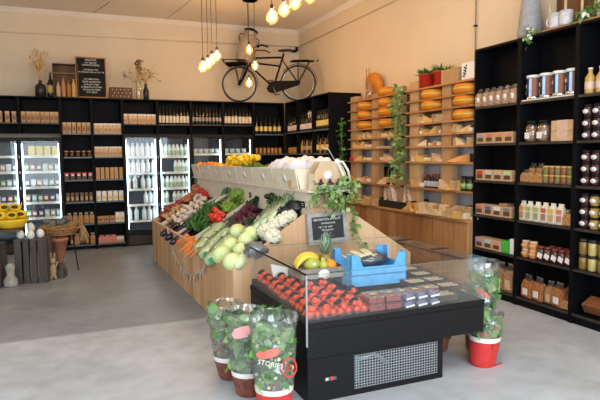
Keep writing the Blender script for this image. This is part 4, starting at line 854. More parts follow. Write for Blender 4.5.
def greens(name, lab, cat, p, n, size, L_, mats, spread=.1, up=(.6, 0, .8), w=.35, group=None, stems=0):
    t = MB(); u = Vector(up).normalized()
    for k in range(n):
        o = Vector((R.uniform(-1, 1)*spread, R.uniform(-1, 1)*spread, R.uniform(0, .5)*spread))
        d = u+Vector((R.uniform(-1, 1), R.uniform(-1, 1), R.uniform(-.6, .8)))*.75
        t.leaf(o, d, size*w*2*R.uniform(.7, 1.2), L_*R.uniform(.6, 1.1), mats[k % len(mats)], R.uniform(-.1, .4), R.uniform(-1.5, 1.5))
    return tag(t.build(name, loc=p), lab, cat, group)
kale = P('curly_kale', (.08, .22, .035), .6, c2=(.025, .09, .015), scale=18)
for k, (x, y) in enumerate(((193, 229), (199, 222), (205, 216), (210, 210), (201, 231), (207, 224), (213, 218), (218, 212))):
    greens('carrot_greens', '%s tuft of feathery green carrot tops' % ORD[k], 'greens', DK(x, y, LF+.02), 150, .05, .10, [kale], .09, group='carrot tops on the island')
leekg = P('leek_leaf', (.17, .30, .20), .5, c2=(.08, .17, .09), scale=10); leekw = P('leek_white', (.62, .66, .45), .5, var=.08)
for k in range(9):
    p = DK(208+k*2.0, 207-k*1.5, LF+.05+(k % 3)*.02); m = MB(); m.tube([(0, 0, 0), (.12, 0, .07), (.2, .0, .12)], [.017, .016, .02], leekw, 8); mm = MB()
    for j in range(9): mm.leaf((.16, 0, .10), (.7, R.uniform(-.7, .9), R.uniform(.2, 1.1)), .065, R.uniform(.2, .34), leekg, .15, R.uniform(-1, 1))
    t = thing('leek', '%s leek from the left with blue-green leaves' % ORD[k], 'leek', p, R.uniform(-.3, .3), 'leeks on the island'); m.build('shaft', t); mm.build('leaves', t)
lett = P('lettuce_green', (.42, .52, .10), .5, c2=(.20, .36, .05), scale=9)
for k, (x, y, s) in enumerate(((228, 212, 1.1), (236, 206, 1.3), (243, 201, 1.3), (238, 198, 1.2))):
    greens('lettuce', '%s head of bright yellow-green lettuce from the left' % ORD[k], 'lettuce', DK(x, y, LF+.01), 60, .13*s, .15*s, [lett], .05, group='lettuces on the island', w=.42)
# chinese cabbage in clear bags
cab = P('chinese_cabbage', (.58, .66, .36), .5, c2=(.34, .50, .18), scale=14)
k_cc = kindp('bagged_cabbage', 'cabbage', [('head', MB().lathe([(0, -.13), (.035, -.12), (.05, -.05), (.055, .03), (.045, .10), (.02, .13), (0, .13)], cab, 12)), ('clear_bag', MB().lathe([(0, -.15), (.05, -.13), (.068, -.04), (.07, .05), (.05, .12), (.03, .16), (.045, .19)], 'film', 12)), ('green_print', MB().box(-.03, .03, -.073, -.070, -.08, -.03, colm('print_green', (.05, .35, .12))))])
for k, (x, y) in enumerate(((202, 246), (208, 251), (214, 257), (209, 237), (215, 243), (221, 248), (217, 230), (223, 236), (228, 242))):
    k_cc.put(DK(x, y, LF+.05), (0, PI/2-SL, R.uniform(-.15, .15)), '%s pale chinese cabbage in a printed clear bag, by the rim' % ORD[k], 'bagged chinese cabbages', (1.15, 1.15, .82))
koh = P('white_cabbage', (.72, .80, .42), .4, c2=(.60, .72, .28), scale=7)
k_koh = kindp('white_cabbage', 'cabbage', [('head', MB().ball((0, 0, 0), (.092, .092, .082), koh, 20, nz=.06).ball((0, .0, .0), (.096, .090, .070), koh, 16, rot=(.6, .3, .2), nz=.08)), ('core', MB().cyl((0, 0, -.075), (0, 0, -.10), .02, leekw, 8))])
for k, (x, y, s) in enumerate(((222, 255, 1), (233, 262, 1), (231, 246, .95), (238, 232, .95), (246, 240, .85), (252, 234, .95), (241, 250, .8))):
    k_koh.put(DK(x, y, LF+.075), (R.uniform(-.5, .5), R.uniform(-.5, .5), R.uniform(0, 6)), '%s pale green round cabbage counted from the front-left corner' % ORD[k], 'pale cabbages on the island', s)
fen = P('fennel_pale', (.66, .72, .42), .45, var=.08, scale=10)
tag(MB().lathe([(0, -.12), (.04, -.1), (.05, 0), (.035, .1), (.015, .15), (0, .15)], fen, 12, T_((0, 0, 0), (0, 1.0, .6))).build('pointed_cabbage', loc=DK(243, 259, LF+.06)), 'pale pointed cabbage between the round ones and the corner', 'cabbage')
k_gb = tag(MB().ball((0, 0, 0), (.10, .09, .07), P('grey_foil', (.25, .26, .28), .3, .5, var=.3, scale=20), 16, nz=.5, sc_=2.5).build('grey_bag', loc=DK(256, 250, LF+.09)), 'crumpled shiny grey bag beside the pale cabbages', 'bag')
rad = P('radicchio', (.10, .012, .025), .4, c2=(.22, .07, .08), scale=14)
for k, (x, y) in enumerate(((239, 221), (245, 216), (250, 212), (243, 226), (250, 220))):
    greens('radicchio', '%s dark red radicchio head from the left' % ORD[k], 'radicchio', DK(x, y, LF+.02), 36, .09, .09, [rad], .05, group='radicchio on the island', w=.4)
dgreen = P('dark_greens', (.02, .05, .02), .4, var=.4, scale=12)
for k, (x, y) in enumerate(((252, 207), (259, 203), (257, 232), (252, 226))):
    greens('spinach', '%s clump of very dark green leaves' % ORD[k], 'greens', DK(x, y, LF+.02), 40, .08, .09, [dgreen], .06, group='dark leafy clumps')
k_son = kindp('spring_onion', 'spring onion', [('stalk', MB().tube([(0, 0, -.17), (0, 0, -.02), (.005, 0, .05)], [.008, .008, .009], leekw, 6)), ('tops', MB().tube([(.005, 0, .05), (.0, .01, .18), (.03, .0, .30)], [.009, .007, .003], colm('onion_green', (.10, .30, .07)), 5).tube([(.0, 0, .05), (-.02, -.02, .17), (-.04, .0, .26)], [.008, .006, .003], colm('onion_green', (.10, .30, .07)), 5))])
for k in range(14):
    p = DK(256+k*1.7, 220-k*.6+R.uniform(-4, 4), LF+.08+R.uniform(0, .04)); k_son.put(p, (0, PI/2-SL-.1, R.uniform(-.25, .2)+.25), ORD[k]+' spring onion from the left, green tops up the slope', 'spring onions on the island')
cau = P('cauliflower_white', (.80, .76, .60), .7, c2=(.60, .58, .42), scale=26)
for k, (x, y) in enumerate(((266, 233), (275, 227), (283, 223), (273, 238), (289, 219))):
    t = thing('cauliflower', '%s creamy white cauliflower from the left beside the gable slope' % ORD[k], 'cauliflower', DK(x, y, LF+.05), 0, 'cauliflowers on the island')
    m = MB(); m.ball((0, 0, 0), .075, cau, 14)
    for j in range(46):
        v = Vector((R.gauss(0, 1), R.gauss(0, 1), abs(R.gauss(0, 1))-.1)).normalized()*.070; m.ball(v, R.uniform(.018, .026), cau, 6)
    m.build('curd', t); m = MB()
    for j in range(9): a = j*.7; m.leaf((.045*math.cos(a), .045*math.sin(a), -.05), (math.cos(a), math.sin(a), .35), .05, .055, kale, -.2)
    m.build('leaves', t)
k_cel = kindp('bagged_celery', 'celery', [('stalks', MB().tube([(0, 0, -.15), (0, 0, .12)], [.04, .03], P('celery', (.45, .60, .22), .4, c2=(.62, .72, .42), scale=22), 9)), ('clear_bag', MB().lathe([(0, -.17), (.055, -.14), (.06, .08), (.04, .17), (.05, .2)], 'film', 12)), ('round_sticker', MB().lathe([(.03, 0), (.03, .002), (0, .002)], 'label', 14, T_((0, -.06, 0), (PI/2, 0, 0))))])
for k, (x, y) in enumerate(((264, 219), (271, 215), (278, 211))):
    k_cel.put(DK(x, y, LF+.12), (0, PI/2-SL-.1, .3), '%s bag of celery from the left above the cauliflower' % ORD[k], 'bagged celery on the island')
k_avo = kind(MB().lathe([(0, -.045), (.022, -.035), (.034, -.005), (.026, .03), (0, .048)], P('avocado_skin', (.02, .035, .012), .4, var=.4, scale=40), 10), 'avocado', 'avocado')
heap(k_avo, poly_pts(16, [(288, 214), (297, 216), (302, 208), (290, 200)], LF, LF+.06), 'dark avocado heaped against the ridge at the front corner', 'dark avocados by the front corner')
for k, (x, y) in enumerate(((288, 214), (297, 208))): tag(MB().ball((0, 0, 0), (.11, .10, .07), colm('black_film', (.015, .016, .02), .25), 16, nz=.6, sc_=3).build('dark_bag', loc=DK(x, y, LF+.06)), ('left', 'right')[k]+' crumpled dark bag in the front corner above the cauliflowers', 'bag', 'dark bags in the front corner')
# ---------------- ridge bins content
k_lemon = kind(MB().lathe([(0, -.042), (.008, -.036), (.028, -.018), (.032, 0), (.028, .018), (.008, .036), (0, .042)], P('lemon_peel', (.80, .56, .03), .4, var=.06, scale=60), 12), 'lemon', 'lemon')
k_orange = kind(MB().ball((0, 0, 0), .036, P('orange_peel', (.75, .28, .02), .45, var=.06, scale=60), 12), 'orange', 'orange')
k_lime = kind(MB().lathe([(0, -.04), (.025, -.02), (.03, 0), (.025, .02), (0, .04)], P('lime_peel', (.07, .14, .02), .4, var=.3, scale=40), 10), 'avocado', 'avocado')
def binfill(k, kk, n, lab, grp, z0=.10, dz=.10, s=1):
    ya, yb = BY[k]+.05, BY[k+1]-.05; ym = (ya+yb)/2; x0, x1 = xa(ym)-.06, xb(ym)-.02
    for j in range(n): kk.put((R.uniform(x0, x1), R.uniform(ya, yb), 1.273+z0+R.uniform(0, dz)), (R.uniform(0, 6), R.uniform(0, 6), 0), lab, grp, s*R.uniform(.9, 1.1))
for k, c in ((2, .12), (3, .12), (4, .1), (5, .1), (6, .1)):
    ym = (BY[k]+BY[k+1])/2; h = (BY[k+1]-BY[k])/2-.02
    tag(MB().box(-.17, .17, -h, h, 0, c, 'kraft').build('fruit_carton', loc=((xa(ym)+xb(ym))/2-.0, ym, 1.284)), 'brown carton under the fruit in the %s' % bl[k], 'carton', None)
binfill(2, k_lime, 46, 'dark green avocado in the ridge bin', 'dark avocados in the ridge bin', .14, .07)
binfill(3, k_lemon, 56, 'yellow lemon heaped in the ridge bin', 'lemons in the ridge bin', .14, .17, 1.15)
binfill(4, k_orange, 16, 'orange in the ridge bin beyond the lemons', 'oranges in the ridge bin', .14, .06); binfill(4, k_lemon, 14, 'yellow lemon among the oranges beyond the heap', 'lemons among the oranges', .14, .06)
k_apple = kind(MB().ball((0, 0, 0), (.036, .036, .032), P('apple_skin', (.55, .05, .03), .3, c2=(.6, .35, .08), scale=12), 12), 'apple', 'apple')
binfill(5, k_apple, 26, 'red apple in the ridge bin beyond the oranges', 'apples in the ridge bin', .13, .06); binfill(6, k_orange, 26, 'orange in the farthest ridge bin', 'oranges in the farthest ridge bin', .13, .07)
wp = P('white_paper_bag', (.78, .74, .74), .7, var=.06, scale=9)
k_wb = kindp('paper_bag', 'bag', [('bag', MB().ball((0, 0, .10), (.17, .15, .13), wp, 22, nz=.35, sc_=2.6)), ('red_print', MB().box(-.003, .0, -.05, .02, .08, .10, 'red', T_((-.155, 0, 0))).box(-.003, 0, .035, .06, .08, .10, 'red', T_((-.148, 0, 0))))])
for k, (x, y, z, s) in enumerate(((2.24, 5.0, 1.31, .9), (2.06, 5.14, 1.30, .9), (2.04, 5.42, 1.30, .95), (2.22, 5.35, 1.31, .95), (2.08, 5.70, 1.29, .85))):
    k_wb.put((x+.08, y, z+.05), R.uniform(-.2, .2), '%s crumpled white paper bag from the front of the ridge bins' % ORD[k], 'white paper bags in the ridge bins', s)
tag(MB().lathe([(.05, 0), (.065, .01), (.07, .09), (.062, .09), (.055, .02), (0, .02)], P('blue_grey_pot', (.12, .16, .20), .5, c2=(.3, .34, .36), scale=60), 18).build('speckled_pot', loc=(2.04, 4.88, 1.36)), 'blue-grey speckled pot beside the white paper bags', 'pot')
tag(MB().box(-.10, .10, -.05, .05, 0, .07, 'kraft').build('small_carton', loc=(2.04, 4.88, 1.286)), 'small carton under the blue-grey speckled pot', 'carton')
# bottle carrier at the front end of the ridge
bcx = thing('bottle_carrier', 'pale wooden bottle carrier with jars at the front end of the ridge', 'carrier', (2.20, 4.60, 1.273), 0)
MB().box(-.16, .16, -.07, .07, 0, .012, 'ply').build('base', bcx)
MB().prism([(-.16, .012), (.16, .012), (.16, .15), (.10, .26), (-.10, .26), (-.16, .15)], -.07, -.06, 'ply2', YZ).lathe([(.045, 0), (.045, .003), (0, .003)], 'label', 20, T_((-.02, -.071, .13), (PI/2, 0, 0))).build('front_board', bcx)
MB().prism([(-.16, .012), (.16, .012), (.16, .15), (.10, .26), (-.10, .26), (-.16, .15)], .06, .07, 'ply2', YZ).build('rear_board', bcx)
MB().box(-.16, -.15, -.06, .06, .012, .15, 'ply').build('side_board', bcx); MB().box(.15, .16, -.06, .06, .012, .15, 'ply').build('side_board', bcx)
MB().cyl((0, -.06, .235), (0, .06, .235), .012, 'ply2', 8).build('handle', bcx)
for k in range(3): k_dark.put((2.10+k*.09, 4.53-.015, 1.273), 0, ('left', 'middle', 'right')[k]+' small dark bottle before the wooden carrier', 'small bottles before the carrier', (.95, .95, .55))
rb = MB(); rb.tube([(0, 0, 0), (.01, -.03, -.04), (.04, -.05, -.12), (.06, -.05, -.2)], .010, 'label', 6); rb.tube([(0, 0, 0), (.05, -.02, .0), (.10, -.03, -.08), (.13, -.02, -.18)], .011, 'label', 6); rb.ball((0, -.01, .0), (.03, .025, .03), 'label', 8)
tag(rb.build('white_ribbon', loc=(2.27, 4.54, 1.53)), 'white ribbon tied to the handle of the wooden bottle carrier', 'ribbon')
tag(MB().tube([(0, 0, 0), (-.10, -.05, .12), (-.16, -.06, .14)], .003, 'label', 5).build('drinking_straw', loc=(2.26, 4.53, 1.52)), 'thin white stick poking up left of the ribbon', 'stick')
ivy('trailing_ivy', 'variegated ivy spilling over the island ridge onto the gable', [
    [(2.06, 4.52, 1.30), (2.03, 4.50, 1.22), (2.00, 4.50, 1.16)], [(2.12, 4.50, 1.30), (2.13, 4.47, 1.2), (2.15, 4.47, 1.12)], [(2.28, 4.48, 1.30), (2.30, 4.46, 1.18), (2.32, 4.47, 1.10)],
    [(2.36, 4.48, 1.38), (2.42, 4.46, 1.25), (2.44, 4.5, 1.15)], [(2.06, 4.50, 1.31), (2.2, 4.47, 1.3), (2.36, 4.47, 1.32)], [(2.2, 4.48, 1.28), (2.24, 4.46, 1.16), (2.22, 4.47, 1.10)], [(2.38, 4.5, 1.3), (2.46, 4.48, 1.28)]], 19, .05, .05, ('ivy2', 'ivy', 'ivy2'))
ivy('trailing_ivy', 'single ivy strand hanging down right of the chalkboard', [[(2.42, 4.54, 1.12), (2.46, 4.55, 1.0), (2.47, 4.55, .88), (2.55, 4.55, .74), (2.6, 4.55, .64)]], 6, .06, .03, ('ivy', 'ivy2'))
# framed chalkboard on the gable
p = AY(329, 228, 4.50)
cb = thing('framed_chalkboard', 'chalkboard in a weathered grey frame hanging on the gable', 'sign', (p.x, 4.535, p.z)); cb.rotation_euler = (-.12, -.03, 0)
W_, H_ = .40, .285; m = MB(); gw = P('grey_washed_wood', (.42, .40, .38), .7, c2=(.26, .25, .24), scale=10)
for a in ((-W_/2, W_/2, H_/2-.04, H_/2), (-W_/2, W_/2, -H_/2, -H_/2+.04), (-W_/2, -W_/2+.04, -H_/2+.04, H_/2-.04), (W_/2-.04, W_/2, -H_/2+.04, H_/2-.04)): m.box(a[0], a[1], -.02, .02, a[2], a[3], gw)
m.build('frame', cb); MB().box(-W_/2+.04, W_/2-.04, -.004, .004, -H_/2+.04, H_/2-.04, colm('slate', (.02, .022, .025), .6)).build('slate', cb)
m = MB()
for s, x, z, sz in (('GROENTEN & FRUIT', 0, .068, .031), ('(onbespoten)', .01, .036, .026), ('op = op  grip', -.02, .003, .026), ('Wij bewaren', .0, -.027, .024), ('vers!', -.03, -.070, .03)): text_mb(MB(), s, sz, 'label', Matrix.Translation((x, -.0055, z)) @ FY).build('chalk_line', cb)

# bunting
gt = thing('bunting', 'rope with small pennants hanging along the island side', 'bunting', (xl(7), 7.0, .4)); o = Vector((xl(7), 7.0, .4)); s = MB(); f = MB()
pa, pb_ = AX(170, 236, 1.185), AX(205, 262, 1.20); pts = []
bp_ = [AX(x, y, 1.19) for x, y in ((168, 227), (169.5, 236), (172, 247), (176, 258), (180, 267), (185, 273), (190, 276), (195, 273.5), (199, 268), (202, 262))]
for q in bp_: q.x = xl(q.y)-.012
for k in range(17):
    u = k/16*9; i = min(8, int(u)); pts.append(bp_[i].lerp(bp_[i+1], u-i)-o)
s.tube([Vector((.0, pts[0].y, HB-.4+.012))]+pts, .009, colm('jute', (.62, .52, .40)), 5); s.build('rope', gt)
for k in range(2, 16):
    q = pts[k]; d = (pts[k+1]-pts[k-1]).normalized()*.036
    MB().add([q-d, q+d, q+Vector((-.006, 0, -.11)), q-d+Vector((.004, 0, 0)), q+d+Vector((.004, 0, 0))], [(0, 1, 2), (3, 2, 4)], 'label' if k % 3 else 'kraft').build('pennant', gt)


# ============================================================ REFRIGERATED DISPLAY CASE
CX0, CX1, CY0, CY1, CZ0, CZ1, CT = 1.345, 2.765, 3.13, 4.30, .29, .53, .838
cs = thing('display_case', 'black refrigerated display case with glass sides, filled with berries', 'display case', ((CX0+CX1)/2, (CY0+CY1)/2, 0)); co = Vector(((CX0+CX1)/2, (CY0+CY1)/2, 0))
def cbuild(mb, nm, par=cs): mb.v = [v-co for v in mb.v]; return mb.build(nm, par)
cbuild(MB().rbox(CX0, CX1, CY0, CY1, CZ0, CZ1-.04, 'bmetal', .012), 'body')
m = MB()
for a in ((CX0, CX1, CY0, CY0+.03), (CX0, CX1, CY1-.03, CY1), (CX0, CX0+.03, CY0+.03, CY1-.03), (CX1-.03, CX1, CY0+.03, CY1-.03)): m.box(*a, CZ1-.04, CZ1, 'bmetal')
cbuild(m, 'rim'); 
BX0, BX1, BY1_ = 1.355, 2.405, 4.15
m = MB(); m.box(BX0, 1.69, CY0+.01, BY1_, 0, CZ0-.001, 'bmetal'); m.box(1.69, BX1, CY0+.01, CY0+.05, 0, .04, 'bmetal'); m.box(BX1-.04, BX1, CY0+.01, CY0+.05, .04, CZ0-.001, 'bmetal'); m.box(1.69, BX1, CY0+.45, CY0+.47, 0, CZ0-.001, 'black')
m.box(BX1-.03, BX1, CY0+.05, BY1_, 0, CZ0-.001, 'bmetal'); m.box(1.69, BX1-.03, CY0+.05, BY1_, 0, .02, 'bmetal'); m.box(1.69, BX1-.04, CY0+.01, CY0+.05, .27, CZ0-.001, 'bmetal'); cbuild(m, 'base')
m = MB(); g = P('galvanised_wire', (.55, .60, .62), .4, .8, var=.05)
n = 32
for k in range(n+1): x = lerp(1.69, BX1-.042, k/n); m.box(x-.0022, x+.0022, CY0+.018, CY0+.022, .04, .27, g)
for k in range(13): z = lerp(.042, .268, k/12); m.box(1.69, BX1-.042, CY0+.014, CY0+.018, z-.0022, z+.0022, g)
cbuild(m, 'wire_grille')
m = MB(); m.box(2.08, 2.115, CY0+.03, CY0+.06, .04, .27, 'bmetal'); m.box(2.06, 2.20, CY0+.06, CY0+.16, .05, .14, 'bmetal'); cbuild(m, 'compressor')
m = MB(); 
for k in range(5): m.cyl((1.76+.0*k, CY0+.10+.04*k, .05), (1.76, CY0+.10+.04*k, .25), .012, colm('copper_blue', (.08, .25, .42)), 8)
m.tube([(1.8, CY0+.2, .15), (1.95, CY0+.2, .18), (2.06, CY0+.2, .10)], .015, 'steel', 8); cbuild(m, 'pipes')
st = MB(); st.box(1.475, 1.56, CY0+.0085, CY0+.01, .13, .155, colm('sticker_dark', (.08, .09, .10))); st.ball((1.527, CY0+.009, .143), (.013, .002, .013), 'red', 12); st.box(1.482, 1.50, CY0+.0075, CY0+.0085, .135, .15, 'label'); cbuild(st, 'sticker')
G = .007
def pane(a, nm='glass_pane'):
    g_ = cbuild(MB().box(*a, 'cglass'), nm); return g_
pane((CX0+.004, CX1-.004, CY0+.002, CY0+.002+G, CZ1-.02, CT)); pane((CX0+.004, CX1-.004, CY1-.002-G, CY1-.002, CZ1, CT))
pane((CX0+.004, CX0+.004+G, CY0+.012, CY1-.012, CZ1, CT)); pane((CX1-.004-G, CX1-.004, CY0+.012, CY1-.012, CZ1, CT))
m = MB(); e = .0045
for a in ((CX0, CX1, CY0, CY0+e*2, CT, CT+e), (CX0, CX1, CY1-e*2, CY1, CT, CT+e), (CX0, CX0+e*2, CY0, CY1, CT, CT+e), (CX1-e*2, CX1, CY0, CY1, CT, CT+e)): m.box(*a, 'gedge')
cbuild(m, 'glass_rim')
m = MB(); m.box(CX0-.004, CX0+.008, CY0-.004, CY0+.006, .38, CT+.004, 'steel'); cbuild(m, 'corner_profile')
m = MB(); m.box(CX1-.004, CX1+.003, CY0-.003, CY0+.004, CZ1-.04, CT+.004, 'gedge'); cbuild(m, 'corner_profile')
m = MB(); m.box(CX0-.001, CX0+.006, CY0, CY1, CT+.002, CT+.012, 'bmetal'); cbuild(m, 'black_seal')
for k, y in enumerate((3.55, 4.05)): cbuild(MB().box(CX1-.16, CX1-.02, y-.02, y+.02, CT+.005, CT+.012, 'blackpl'), 'air_vent')
DZ = CZ1+.006
def dz(y): return DZ+max(0, y-3.2)*.045
m = MB(); hexa(m, [(CX0+.012, CY0+.03, CZ1-.04), (CX1-.012, CY0+.03, CZ1-.04), (CX1-.012, CY1-.012, CZ1-.04), (CX0+.012, CY1-.012, CZ1-.04), (CX0+.012, CY0+.03, CZ1+.001), (CX1-.012, CY0+.03, CZ1+.001), (CX1-.012, CY1-.012, CZ1+.05), (CX0+.012, CY1-.012, CZ1+.05)], 'bmetal'); cbuild(m, 'tilted_deck')
# strawberry punnets
straw_m = P('strawberry_skin', (.80, .10, .035), .35, c2=(.68, .05, .02), scale=50, spec=.5)
k_pun = kindp('strawberry_punnet', 'punnet', [('tray', MB().add([(-.048, -.058, 0), (.048, -.058, 0), (.048, .058, 0), (-.048, .058, 0), (-.054, -.064, .05), (.054, -.064, .05), (.054, .064, .05), (-.054, .064, .05)], [(0, 3, 2, 1), (0, 1, 5, 4), (1, 2, 6, 5), (2, 3, 7, 6), (3, 0, 4, 7)], 'film')),
    ('black_label', MB().add([(.036*math.cos(a), .035+j*.0, .055+.036*math.sin(a)) for j in (0,) for a in [PI*i/10 for i in range(11)]]+[(.036*math.cos(a), .05, .05+.030*math.sin(a)) for a in [PI*i/10 for i in range(11)]], [(i, i+1, 12+i, 11+i) for i in range(10)]+[tuple(range(11))], 'blackpl'))])
k_sb = kindp('strawberry', 'strawberry', [('berry', MB().lathe([(0, -.022), (.008, -.017), (.017, 0), (.016, .012), (.006, .017), (0, .016)], straw_m, 8))])
pun = []
cols_ = [(1.42, 8), (1.535, 8), (1.65, 7), (1.765, 5), (1.875, 3)]
for c_, (x, n) in enumerate(cols_):
    for r_ in range(n): pun.append((x+R.uniform(-.006, .006), 3.23+r_*.134+.04*(c_ % 2)*0, c_, r_))
pun = [q for q in pun if q[1] < 4.23]
for x, y, c_, r_ in pun:
    k_pun.put((x, y, dz(y)), R.uniform(-.08, .08), 'strawberry punnet with black label, %s column from the left, %s from the front' % (ORD[c_], ORD[r_]), 'strawberry punnets in the display case')
    nb = 8
    for j in range(nb):
        if j >= 5: dx, dy, dh = R.uniform(-.02, .02), R.uniform(-.04, .02), .054
        else: dx, dy, dh = (-.028, .028, 0, -.028, .028)[j], (-.04, -.04, -.012, .018, .018)[j], .026
        k_sb.put((x+dx+R.uniform(-.004, .004), y+dy, dz(y)+dh), (R.uniform(-1.4, 1.4), R.uniform(-1.2, 1.2), R.uniform(0, 6)), 'small red strawberry in a punnet of the display case', 'strawberries in the display case', R.uniform(1.15, 1.45))
# raspberry and blueberry packs
def clam(c, st, w=.12, d=.15, h=.05): return [('tray', MB().rbox(-w/2, w/2, -d/2, d/2, 0, h*.75, c, .012)), ('clear_lid', MB().rbox(-w/2-.003, w/2+.003, -d/2-.003, d/2+.003, h*.76, h, 'film', .012)), ('oval_sticker', MB().lathe([(.022, h+.001), (.0215, h+.002), (0, h+.002)], st, 14, T_((0, 0, 0), (0, 0, 0), (1.2, .6, 1))))]
rasp = P('packed_raspberries', (.34, .07, .07), .5, c2=(.16, .05, .06), scale=70); blub = P('packed_blueberries', (.09, .10, .22), .5, c2=(.25, .24, .36), scale=75)
yst = colm('yellow_sticker', (.80, .52, .05)); rst = colm('red_sticker', (.6, .05, .04))
k_ras = kindp('raspberry_pack', 'berry pack', clam(rasp, yst)); 
k_blu = kindp('blueberry_pack', 'berry pack', clam(blub, yst, .085, .15)+[('white_band', MB().box(-.045, .045, -.079, -.076, .0, .014, 'white')), ('red_sticker', MB().lathe([(.012, .051), (0, .0525)], rst, 12, T_((.02, -.05, 0))))])
rp_ = [(1.885+.135*i, 3.235+.17*j) for j in range(2) for i in range(2)]
for k, (x, y) in enumerate(rp_):
    for lv in range(1+(y < 3.3)): k_ras.put((x, y, dz(y)+lv*.0535), R.uniform(-.1, .1), '%s red berry pack with yellow sticker in the %s layer' % (ORD[k], ('lower', 'upper')[lv]), 'red berry packs in the display case')
bp = [(2.125+.105*i, 3.235+.165*j) for j in range(2) for i in range(3)]
for k, (x, y) in enumerate(bp):
    for lv in range(1+(k < 3)): k_blu.put((x, y, dz(y)+lv*.0535), .25+R.uniform(-.06, .06), '%s blueberry pack with white band in the %s layer' % (ORD[k], ('lower', 'upper')[lv]), 'blueberry packs in the display case')
# mushroom trays
k_mus = kindp('mushroom', 'mushroom', [('cap', MB().lathe([(.016, 0), (.024, .004), (.022, .014), (.012, .022), (0, .024)], P('mushroom_cap', (.62, .52, .40), .6, c2=(.40, .30, .20), scale=20), 10)), ('stem', MB().cyl((0, 0, -.02), (0, 0, .002), .009, leekw, 7))])
k_mt = kindp('mushroom_tray', 'tray', [('tray', MB().add([(-.085, -.06, 0), (.085, -.06, 0), (.085, .06, 0), (-.085, .06, 0), (-.095, -.07, .05), (.095, -.07, .05), (.095, .07, .05), (-.095, .07, .05)], [(0, 3, 2, 1), (0, 1, 5, 4), (1, 2, 6, 5), (2, 3, 7, 6), (3, 0, 4, 7)], colm('dark_tray', (.05, .04, .035)))), ('film', MB().add([(-.095, -.07, .051), (.095, -.07, .051), (.095, .07, .051), (-.095, .07, .051), (0, 0, .066)], [(0, 1, 4), (1, 2, 4), (2, 3, 4), (3, 0, 4)], 'film'))])
mt = [(2.50, 3.32), (2.50, 3.50), (2.50, 3.68), (2.50, 3.86), (2.655, 3.60), (2.655, 3.78), (2.655, 3.96), (2.50, 4.04)]
mt = [(2.475, 3.24), (2.655, 3.42), (2.475, 3.42), (2.655, 3.60), (2.475, 3.60), (2.655, 3.78), (2.51, 4.1), (2.655, 3.96)]
for k, (x, y) in enumerate(mt):
    k_mt.put((x, y, dz(y)), R.uniform(-.05, .05), '%s film-covered mushroom tray in the case' % ORD[k], 'mushroom trays in the display case', (.9, 1.1, 1))
    for j in range(8): k_mus.put((x-.055+.037*(j % 4), y-.028+.055*(j//4), dz(y)+.027), (R.uniform(-.5, .5), R.uniform(-.5, .5), 0), 'brown-cream mushroom in a tray at the right of the case', 'mushrooms in the display case')
# blue crate
bl_ = thing('blue_crate', 'bright blue plastic crate standing in the display case', 'crate', (2.215, 3.87, dz(4.05)), -.05)
bm = colm('blue_plastic', (.12, .42, .78), .4)
m = MB(); w2, d2 = .245, .185
m.box(-w2, w2, -d2, d2, .08, .092, bm)
for sx, sy in ((-1, -1), (1, -1), (1, 1), (-1, 1)):
    a, bb = sorted((sx*w2, sx*(w2-.07))); c, d = sorted((sy*d2, sy*(d2-.012))); m.box(a, bb, c, d, 0, .24, bm); m.box(a, bb, c, d, .24, .25, bm)
    a, bb = sorted((sx*w2, sx*(w2-.012))); c, d = sorted((sy*d2, sy*(d2-.08))); m.box(a, bb, c, d, 0, .25, bm)
for sy in (-1, 1):
    c, d = sorted((sy*d2, sy*(d2-.012)))
    m.prism([(-w2+.07, 0), (w2-.07, 0), (w2-.07, .24), (w2-.11, .15), (-w2+.11, .15), (-w2+.07, .24)], c, d, bm, YZ)
for sx in (-1, 1):
    a, bb = sorted((sx*w2, sx*(w2-.012))); m.box(a, bb, -d2+.08, d2-.08, 0, .15, bm)
m.build('crate', bl_)
m = MB(); m.ball((0, 0, 0), (.15, .10, .06), P('dark_grape_mix', (.20, .19, .21), .5, c2=(.03, .03, .05), scale=60), 18, nz=.3).ball((0, 0, .005), (.16, .11, .07), 'film', 18, nz=.3)
tag(m.build('bag_of_figs', loc=(2.27, 3.95, DZ+.19)), 'film-wrapped dark fruit heaped in the blue crate', 'fruit bag')
k_asp = kind(MB().lathe([(.009, 0), (.010, .01), (.009, .14), (.005, .17), (0, .18)], P('asparagus', (.72, .66, .42), .5, var=.08), 7), 'white_asparagus', 'asparagus')
for k in range(14): k_asp.put((2.01+.022*k, 3.72+.012*k, DZ+.235+.003*(k % 2)+(.02 if 3 < k < 11 else 0)), (-PI/2+.1, .0, R.uniform(-.2, .2)), '%s white asparagus spear from the left in the blue crate' % (ORD[k]), 'white asparagus spears in the blue crate')
# fruit basket
fb = thing('fruit_box', 'grey wooden fruit box with a white half-round sign inside the case', 'box', (1.79, 3.93, dz(4.0))); fm = P('grey_slat_wood', (.26, .23, .20), .6, var=.2, scale=12)
m = MB()
for z in (.07, .115): m.box(-.19, .19, -.12, -.11, z, z+.035, fm); m.box(-.19, .19, .11, .12, z, z+.035, fm); m.box(-.19, -.18, -.11, .11, z, z+.035, fm); m.box(.18, .19, -.11, .11, z, z+.035, fm)
for sx in (-.18, .165):
    for sy in (-.109, .094): m.box(sx, sx+.015, sy, sy+.015, 0, .15, fm)
m.box(-.18, .18, -.11, .11, .07, .08, fm); m.build('slatted_box', fb)
MB().lathe([(.05, 0), (.05, .003), (0, .003)], 'label', 20, T_((0, -.122, .10), (PI/2, 0, 0), (1, .8, 1))).build('half_round_sign', fb)
bx_, by_, bz_ = 1.79, 3.93, DZ+.11
banm = P('banana_skin', (.82, .60, .08), .45, var=.07, scale=8)
